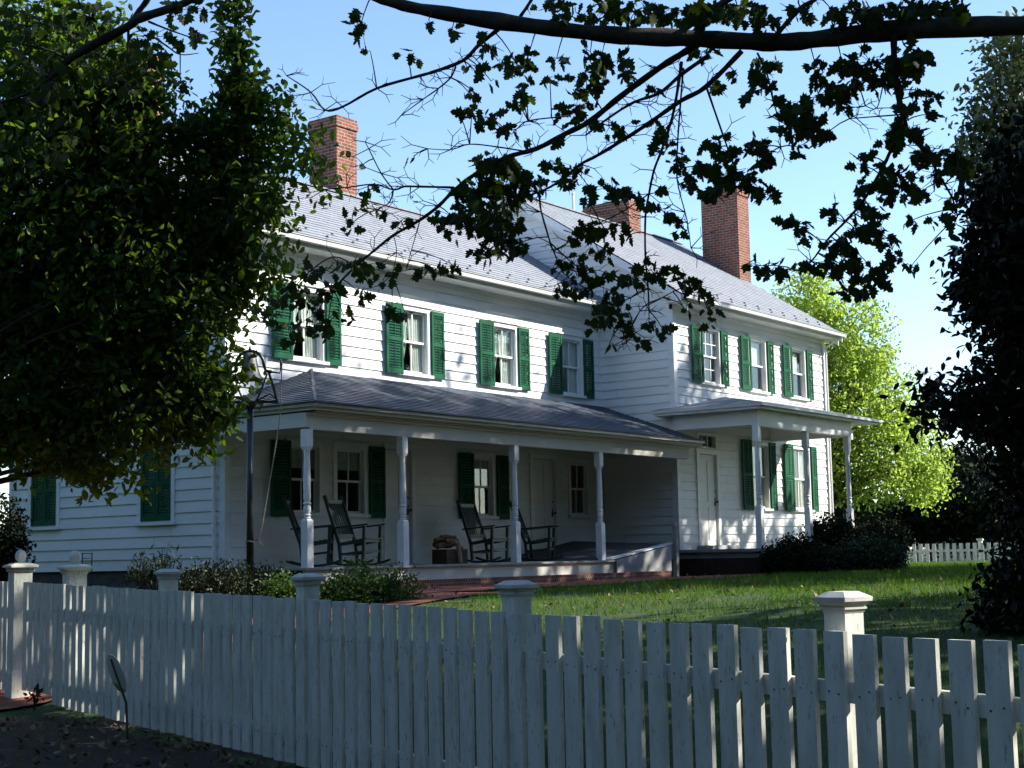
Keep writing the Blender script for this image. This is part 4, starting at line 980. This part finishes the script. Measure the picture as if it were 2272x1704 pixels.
for line in CL.replace('\n', ';').split(';'):
    x, y, rx, ry, n = map(float, line.split())
    dd = (samp[:, 0]-x)**2+(samp[:, 1]-y)**2; k = int(dd.argmin()); sx, sy, sd, _ = samp[k]
    L = math.sqrt(dd[k]); dcen = sd + rng.uniform(-.25, .35)
    n = int(n*(3.4 if 985 < x < 1210 and 350 < y < 590 else 2.1)+.5)
    # twig from the nearest branch into the cluster, forking to each few leaves
    a = at(sx, sy, sd); c = at(x, y, dcen)
    if L > 6:
        m_ = (a+c)/2+np.array([0, 0, .03*min(1, L/60)])
        mbb.tube([(1-t)**2*a+2*t*(1-t)*m_+t*t*c for t in (0, .33, .66, 1)], [.0045, .004, .0033, .0026], 5)
    for i in range(n):
        for _ in range(20):
            ux, uy = rng.normal(0, .62, 2)
            if ux*ux+uy*uy < 1.5: break
        q_ = at(x+ux*rx, y+uy*ry, dcen+rng.normal(0, .16)); LP.append(q_); LS.append(rng.uniform(.044, .092))
        if i % 3 == 0 and n > 1:
            mbb.tube([c, (c+q_)/2+np.array([0, 0, .012]), q_], [.0024, .002, .0015], 4)
# bare twigs along the thin branches
for b_ in BR[6:]:
    for (x, y, d, r_) in b_[1:]:
        for _ in range(3):
            a_ = rng.uniform(0, 2*math.pi); L = rng.uniform(18, 75); p0_ = at(x, y, d)
            x1_, y1_ = x+math.cos(a_)*L*.55, y+math.sin(a_)*L*.45; x2_, y2_ = x1_+math.cos(a_+.5)*L*.5, y1_+math.sin(a_+.5)*L*.4; x3_, y3_ = x1_+math.cos(a_-.7)*L*.35, y1_+math.sin(a_-.7)*L*.3
            d2 = d+rng.uniform(-.12, .12)
            mbb.tube([p0_, at(x1_, y1_, d2), at(x2_, y2_, d2)], [.0034, .0026, .0016], 4); mbb.tube([at(x1_, y1_, d2), at(x3_, y3_, d2)], [.0022, .0014], 4)
# the crown above the frame
def cr(x, y, z, r, w=1, fz=.75): return ((x, y, z), (r, r, r*fz), w)
crownM = [cr(12.9, -1.3, 9.0, 4.2, 2.2), cr(16.3, 3.0, 9.4, 2.6, 1.0), cr(13.5, -6.0, 7.5, 3.6, 1.6), cr(9.5, -4.5, 7.0, 3.0, 1), cr(17.2, -2.5, 7.5, 3.2, 1.4), cr(8.5, 0.5, 7.2, 2.6, .8), cr(15.4, 0.6, 7.4, 2.6, 1.0), cr(12.2, 4.2, 9.0, 2.0, .7), cr(10.0, 6.5, 8.8, 1.8, .5), cr(16.8, 6.2, 10.4, 1.8, .5), cr(5.2, -2, 8.2, 3.0, 1.1), cr(4.0, 4.0, 8.8, 2.8, 1.0), cr(7.0, 8.5, 9.6, 2.4, .8)]
Pc, cc = clumped(crownM, 23000, .55, 25, .6)
for e in cc[::9]:
    s_ = np.array([MT[0], MT[1], max(3.2, e[2]*.55)]); m_ = (s_+e)/2+np.array([0, 0, .6])
    mbb.tube([(1-t)**2*s_+2*t*(1-t)*m_+t*t*e for t in np.linspace(0, 1, 6)], [.10, .08, .06, .045, .03, .015], 6)
mbb.build('branches', 'bark', MP, smooth=True)
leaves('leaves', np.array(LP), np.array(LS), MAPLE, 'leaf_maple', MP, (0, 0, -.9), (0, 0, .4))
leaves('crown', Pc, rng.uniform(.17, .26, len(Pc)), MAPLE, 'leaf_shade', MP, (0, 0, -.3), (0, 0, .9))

# ------------------------------------------------------------------ other trees
def tree(name, label, cat, base, top, r0, blobs, n, clump, per, size, tmpl, mat, barkm='bark', group=None, shell=.55, dirbias=(0, 0, -.3), normbias=(0, 0, .6), every=4, part='crown'):
    global rng
    rng = np.random.default_rng(sum((i+1)*ord(c) for i, c in enumerate(label)))
    T_ = empty(name, tuple(base), label, cat, group)
    P, cc_ = clumped(blobs, n, clump, per, shell)
    mb = MB(); limbs(mb, (base[0], base[1], base[2]-.2), top, r0, cc_[::every]); mb.build('trunk', barkm, T_, smooth=True)
    leaves(part, P, size*rng.choice([.6, .8, 1.0, 1.25], len(P))*rng.uniform(.85, 1.15, len(P)), tmpl, mat, T_, dirbias, normbias)
    return T_
def bl(px, py, rx, ry, d, dr=None, w=None):          # ellipsoid seen at a place in the view
    c = at(px, py, d); s = d/F_PX; a = rx*s; b_ = ry*s
    return (tuple(c), (a, a if dr is None else dr, b_), w if w else rx*ry)
# pear-like tree on the left
D = 16.0
LB_ = [bl(40, 150, 200, 190, D), bl(100, 450, 280, 250, D), bl(235, 320, 130, 200, D-.5), bl(200, 140, 110, 110, D-.5), bl(318, 235, 62, 70, D-.5), bl(430, 480, 140, 150, D), bl(515, 380, 85, 110, D), bl(300, 620, 240, 180, D), bl(480, 600, 95, 110, D), bl(150, 800, 210, 170, D+.3), bl(330, 860, 150, 135, D),
       bl(440, 820, 70, 105, D), bl(60, 900, 140, 120, D), bl(180, 990, 120, 70, D), bl(260, 1050, 60, 45, D), bl(430, 950, 55, 60, D), bl(480, 900, 45, 40, D), bl(560, 450, 80, 75, D-.3), bl(650, 345, 50, 45, D-.3), bl(690, 400, 30, 30, D-.3), bl(580, 620, 30, 40, D), bl(640, 560, 26, 40, D), bl(520, 720, 22, 30, D)]
b0 = at(-330, 1400, D+.3); b0[2] = float(G(b0[0], b0[1])); t0_ = at(40, -250, D)
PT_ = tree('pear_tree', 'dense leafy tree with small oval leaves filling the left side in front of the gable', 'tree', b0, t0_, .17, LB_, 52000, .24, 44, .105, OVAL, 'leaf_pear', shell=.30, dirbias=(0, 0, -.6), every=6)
P, cc_ = clumped([bl(520, 50, 28, 115, D-.4), bl(522, 160, 36, 80, D-.4), bl(535, 240, 52, 70, D-.4), bl(605, 245, 38, 48, D-.4), bl(500, 290, 60, 60, D-.4), bl(420, 310, 40, 50, D-.4)], 3200, .13, 20, .4)
leaves('leader_shoots', P, rng.uniform(.07, .11, len(P)), OVAL, 'leaf_pear', PT_, (0, 0, .2))
mb = MB(); mb.tube([at(470, 520, D), at(505, 380, D-.2), at(520, 220, D-.4), at(525, 20, D-.4)], [.04, .03, .02, .008], 7); mb.build('leader', 'bark', PT_)
# holly on the right
D = 11.5
HB = [bl(2300, 420, 130, 140, D), bl(2300, 620, 150, 150, D), bl(2225, 600, 80, 120, D), bl(2315, 850, 150, 130, D), bl(2160, 900, 90, 60, D-.2), bl(2090, 905, 55, 45, D-.3), bl(2300, 1000, 110, 85, D), bl(2365, 1180, 125, 150, D), bl(2265, 1320, 85, 70, D), bl(2285, 1395, 105, 75, D)]
b0 = at(2420, 1400, D+.2); b0[2] = float(G(b0[0], b0[1]))
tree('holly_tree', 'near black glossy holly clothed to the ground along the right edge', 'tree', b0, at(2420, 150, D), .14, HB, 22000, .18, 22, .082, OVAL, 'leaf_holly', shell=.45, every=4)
D = 46
b0 = at(2420, 1250, D); b0[2] = -.5
tree('olive_leafed_tree', 'tall olive green tree top rising behind the dark holly at the upper right', 'tree', b0, at(2400, 0, D), .3, [bl(2330, 180, 130, 120, D), bl(2225, 215, 75, 110, D), bl(2250, 340, 110, 110, D), bl(2175, 330, 40, 55, D), bl(2420, 500, 150, 300, D), bl(2240, 110, 55, 60, D), bl(2270, 470, 110, 120, D)], 16000, .5, 30, .24, OVAL, 'leaf_olive', shell=.5, every=12)
# bright maple behind the far end of the house
D = 52
b0 = at(1840, 1150, D); b0[2] = -.5
BB = [bl(1800, 680, 70, 70, D, 1.4), bl(1790, 780, 100, 110, D), bl(1880, 760, 90, 100, D), bl(1840, 880, 110, 130, D), bl(1960, 880, 80, 100, D), bl(1900, 980, 140, 120, D), bl(2020, 1000, 75, 95, D), bl(1960, 1050, 130, 65, D), bl(2050, 1060, 50, 50, D), bl(1830, 1020, 120, 80, D), bl(1770, 900, 80, 150, D), bl(1800, 635, 30, 30, D)]
tree('bright_maple', 'sunlit yellow green tree behind the far end of the house', 'tree', b0, at(1810, 640, D), .28, BB, 42000, .42, 40, .155, OVAL, 'leaf_bright', 'bark_brown', shell=.6, every=12)
# dark conifers and hedge beyond
for (px, top_, w_, D, lab) in ((2085, 960, 70, 75, 'pale tipped conifer just right of the bright tree'), (2180, 1000, 110, 70, 'dark conifer half hidden by the holly')):
    b0 = at(px, 1215, D); b0[2] = -.5
    tree('conifer_tree', lab, 'tree', b0, at(px, top_, D), .22, [bl(px, top_+40, w_*.22, 40, D), bl(px, top_+100, w_*.5, 55, D), bl(px, top_+170, w_*.8, 60, D), bl(px, top_+210, w_, 50, D)], 4200, .40, 20, .5, NEEDLE, 'leaf_conifer', shell=.6, dirbias=(0, 0, -.2), every=14)
for (px, py, rx, ry, D, lab) in ((2260, 1000, 130, 130, 64, 'tall dark evergreen mass behind the holly'), (2130, 1085, 75, 80, 62, 'dark bush with paler tips below the conifer'), (1930, 1145, 75, 50, 60, 'dark rounded evergreen bush below the bright tree'), (2060, 1140, 85, 55, 58, 'dark evergreen bush behind the small back fence'), (2200, 1120, 110, 85, 58, 'broad dark evergreen bush right of the back fence'), (1850, 1150, 60, 55, 56, 'dark evergreen bush beside the far house corner')):
    b0 = at(px, 1225, D); b0[2] = -.5
    tree('evergreen_bush', lab, 'bush', b0, at(px, py-ry*.5, D), .12, [bl(px, py, rx, ry, D), bl(px+rx*.4, py+ry*.3, rx*.6, ry*.7, D), bl(px-rx*.4, py+ry*.3, rx*.6, ry*.7, D)], 4200, .34, 22, .26, OVAL, 'leaf_yew', shell=.6, every=16)
# trees beyond the right edge whose crowns shade the yard and the porch
def shade(x, y, top_, Rr, lab, n=7000, extra=()):
    z0 = float(G(x, y)); hh = top_-z0
    bs = [cr(x, y, top_-Rr*.75, Rr*.8, 1.3, .85), cr(x+1.4, y-1, top_-Rr*1.3, Rr, 1.6, .8), cr(x-1.2, y+1.3, top_-Rr*1.4, Rr*.95, 1.5, .8), cr(x, y, max(5.2, top_-Rr*2.0), Rr*.85, 1.0, .6)] + [cr(*q) for q in extra]
    tree('shade_tree', lab, 'tree', (x, y, z0), (x, y, top_-.8), .30, bs, n, .6, 25, .30, CARD, 'leaf_shade', group='tall shade trees along the right of the yard', shell=.6, every=9)
shade(28.6, 2.6, 15.4, 4.4, 'tall leafy shade tree nearest the lawn beyond the right edge', 11000, [(27.4, 3.4, 14.2, 2.2, .5), (30, 3.6, 14.6, 2.2, .5), (32.2, 3.3, 14.6, 2.0, .5)])
shade(35.4, 3.0, 15.6, 4.6, 'tall leafy shade tree between its two neighbours beyond the right edge', 11000, [(34, 3.4, 14.9, 2.0, .5), (36.4, 3.6, 14.9, 2.0, .5), (38.8, 3.4, 14.6, 2.0, .5), (40.6, 3.2, 14.2, 1.7, .4), (36, 3.4, 16.8, 1.6, .05)])
shade(21.0, -4.0, 10.0, 3.6, 'lower leafy shade tree beside the maple beyond the right edge', 3600)
shade(42.5, 2.0, 14.0, 4.4, 'tall leafy shade tree farthest along beyond the right edge')

SKY_BLOCK = [(-8, -12, 11, 'at the back of the row'), (-11, -2.5, 10, 'straight behind the viewer'), (-10.5, 7, 10, 'behind the viewer on the gate side'), (-7.5, 16.5, 9.5, 'across from the gate'), (-2, 26, 9.5, 'out past the gable end'), (7, 33, 9, 'beyond the rear of the gable'),
        (3, -19, 15, 'down the lane from the maple'), (14, -20, 15, 'opposite the maple'), (25, -17, 14, 'south of the lawn'), (36, -15, 14, 'south of the end porch'), (48, -12, 13, 'far along the lane')]
for i, (x, y, tp, w_) in enumerate(SKY_BLOCK):  # unseen trees added around the viewer to cut sky light; label seeds crown
    z0 = float(G(x, y))
    tree('sky_block_tree', 'dense roadside tree ' + w_, 'tree', (x, y, z0), (x, y, tp-1), .35, [cr(x, y, tp-5, 5.6, 1.2, .9), cr(x+1, y-1, tp-8, 6.0, 1.6, .85), cr(x-1, y+1, 3.0, 5.6, 1.5, .85)], 6500, .8, 20, .8, CARD, 'leaf_shade', group='unseen trees added around the viewer to cut sky light', shell=.6, every=14)

# ------------------------------------------------------------------ shrubs by the house
def shrub(name, label, px, py, rx, ry, D, mat, n, size, tmpl=OVAL, clump=.13, zb=None, db=(0, 0, .3), cat='shrub', extra=()):
    b0 = at(px, py+ry, D); b0[2] = float(G(b0[0], b0[1]))
    bs = [bl(px, py, rx, ry, D), bl(px-rx*.45, py+ry*.25, rx*.6, ry*.75, D-.1), bl(px+rx*.45, py+ry*.2, rx*.6, ry*.75, D-.1)] + list(extra)
    T_ = empty(name, tuple(b0), label, cat); P, cc_ = clumped(bs, n, clump, 16, .6)
    keep = P[:, 2] > b0[2]; P = P[keep]
    mb = MB()
    for e in cc_[::3]: mb.tube([(b0[0], b0[1], b0[2]-.05), (b0+e)/2+np.array([.03, .02, .05]), e], [.014, .010, .004], 5)
    mb.build('stems', 'bark', T_); leaves('foliage', P, rng.uniform(size*.7, size*1.2, len(P)), tmpl, mat, T_, db)
shrub('spiky_shrub', 'small dark spiky shrub low against the gable siding', 340, 1268, 42, 30, 19.5, 'leaf_purple', 700, .11, NEEDLE, db=(0, 0, .9))
shrub('barberry_shrub', 'dark green shrub in front of the porch at the foot of the bell pole', 470, 1305, 75, 42, 19.0, 'leaf_purple', 4200, .055)
shrub('barberry_shrub', 'dark green low shrub between the bell pole and the first porch post', 560, 1308, 70, 44, 19.4, 'leaf_purple', 4200, .055)
shrub('leafy_shrub', 'small light green shrub in front of the first porch post', 640, 1315, 50, 34, 19.0, 'leaf_shrub', 2600, .05)
shrub('leafy_shrub', 'wide bright green shrub in front of the porch left of the brick path', 790, 1310, 78, 50, 19.8, 'leaf_shrub', 6000, .055, extra=[bl(880, 1315, 55, 45, 20), bl(740, 1335, 60, 40, 19.6)])
shrub('yew_shrub', 'black green spreading yew beside the end steps', 1765, 1243, 66, 42, 31, 'leaf_yew', 7000, .085, clump=.16)
shrub('yew_shrub', 'tall dark yew between the last two porch posts', 1845, 1198, 55, 48, 34, 'leaf_yew', 7000, .085, clump=.16)
shrub('yew_shrub', 'low lighter green yew at the foot of the last porch post', 1925, 1236, 74, 38, 32.5, 'leaf_conifer', 6000, .085, clump=.16)
shrub('yew_shrub', 'dark clipped yew behind the low one, left of the back fence', 1960, 1198, 50, 48, 37, 'leaf_yew', 5000, .085, clump=.16)
b_ = at(5, 1200, 24.5)
shrub('yew_shrub', 'dark yew at the left edge hiding the rear corner of the gable wall', 2, 1205, 48, 100, 24.0, 'leaf_yew', 3600, .08, clump=.16)
shrub('fern_clump', 'little leafless twig clump at the foot of the left gate post', 75, 1545, 10, 10, 13.6, 'leaf_purple', 40, .06, clump=.05)

# ------------------------------------------------------------------ white fences at the back of the lawn
def back_fence(label, pa, pb, D0, D1, top_, pitch, w):
    a = at(pa, 1240, D0); b_ = at(pb, 1240, D1); L = math.hypot(b_[0]-a[0], b_[1]-a[1]); ux, uy = (b_[0]-a[0])/L, (b_[1]-a[1])/L
    r = empty('picket_fence', (a[0], a[1], -.5), label, 'fence'); an = math.atan2(uy, ux)
    n = int(L/pitch); first = None
    for i in range(n):
        if first is None:
            mb = MB(); Mx_ = Matrix.Translation((a[0], a[1], 0)) @ Matrix.Rotation(an, 4, 'Z')
            mb.box((0, 0, -.52), (w, .02, top_), Mx_); first = mb.build('picket', 'white_fence', r)
        else:
            c = first.copy(); col.objects.link(c); c.parent = r; c.location = (ux*pitch*i, uy*pitch*i, 0)
    for z_ in (top_-.18, top_-.62):
        mb = MB(); mb.box((0, .021, z_-.07), (L, .05, z_), Mx_); mb.build('rail', 'white_fence', r)
    for s in np.arange(0, L+.01, 2.4):
        mb = MB(); mb.box((s-.06, .051, -.55), (s+.06, .17, top_+.07), Mx_); o = mb.build('post', 'white_fence', r)
        mb = MB(); mb.box((s-.09, .02, top_+.071), (s+.09, .20, top_+.13), Mx_); mb.build('cap', 'white_fence', o)
back_fence('low white picket fence across the back of the lawn, its grey pickets nearest', 1995, 2330, 46, 44, .12, .20, .11)
back_fence('farther white picket fence whose sunlit tips show over the low one', 1995, 2360, 60, 58, .36, .17, .09)

# ------------------------------------------------------------------ grass and fallen leaves
def on_path(x, y): return ((y > 13.1+.07*(x-17)) & (y < 16.1) & (x > 15.4) & (x < 31)) | ((y > 11.5+.06*(x-5)) & (y < 13.9+.14*(x-6)) & (x < 17) & (x > 4.5))
n = 260000
depth = 7.5+rng.uniform(0, 1, n)**.75*38; lat = rng.uniform(-.40, .40, n)*depth
gxp = h[0]*depth+rt[0]*lat; gyp = h[1]*depth+rt[1]*lat
house = ((gxp > 16.5) & (gyp > 15.8) & (gxp < 37)) | ((gxp > 28) & (gyp > 13.3) & (gxp < 34)) | ((gxp > XL) & (gyp > YL))
tF = (gxp-P0[0])*NF[0]+(gyp-P0[1])*NF[1]
ok = ~house & ~on_path(gxp, gyp) & ((tF > .1) | (rng.uniform(size=n) < .22)) & ~((np.sin(1.9*gxp+2.2*np.sin(.9*gyp))*np.sin(2.3*gyp+1.7*np.sin(1.1*gxp)) > .55) & (rng.uniform(size=n) < .75))
gxp, gyp = gxp[ok], gyp[ok]; gzp = G(gxp, gyp)
dd = np.hypot(gxp, gyp)
GB = (np.array([(0, .055, 0), (0, -.055, 0), (.55, .03, .06), (.55, -.03, .06), (1, 0, .18)]), [(0, 1, 3, 2), (2, 3, 4)])
o = leaves('grass', np.stack([gxp, gyp, gzp-.005], 1), np.clip(.045+.0016*dd, .05, .12)*rng.uniform(.6, 1.4, len(gxp)), GB, 'grass_blade', None, (0, 0, 1.9), (0, 0, 0))
tag(o, 'short green lawn grass between the picket fence and the house', 'grass', kind='stuff')
n = 1300; depth = 6+rng.uniform(0, 1, n)*30; lat = rng.uniform(-.38, .38, n)*depth
fx = h[0]*depth+rt[0]*lat; fy = h[1]*depth+rt[1]*lat
ok = ~(((fx > 16.5) & (fy > 15.7)) | ((fx > 28) & (fy > 13.3))); fx, fy = fx[ok], fy[ok]
vs = rng.uniform(.4, 9, 900); vn = -rng.uniform(.02, 1, 900)**1.5*2.6; fx = np.concatenate([fx, P0[0]+DF[0]*vs+NF[0]*vn]); fy = np.concatenate([fy, P0[1]+DF[1]*vs+NF[1]*vn])
o = leaves('fallen_leaves', np.stack([fx, fy, G(fx, fy)+.045], 1), rng.uniform(.032, .065, len(fx)), MAPLE, 'leaf_fallen', None, (0, 0, 0), (0, 0, 4))
tag(o, 'scattered dry tan fallen leaves lying over the lawn and path', 'fallen leaves', kind='stuff')

# ------------------------------------------------------------------ lift everything to ground level zero
for o in list(col.objects):
    if o.parent is None and o.type in ('MESH', 'EMPTY'): o.location.z += EYE
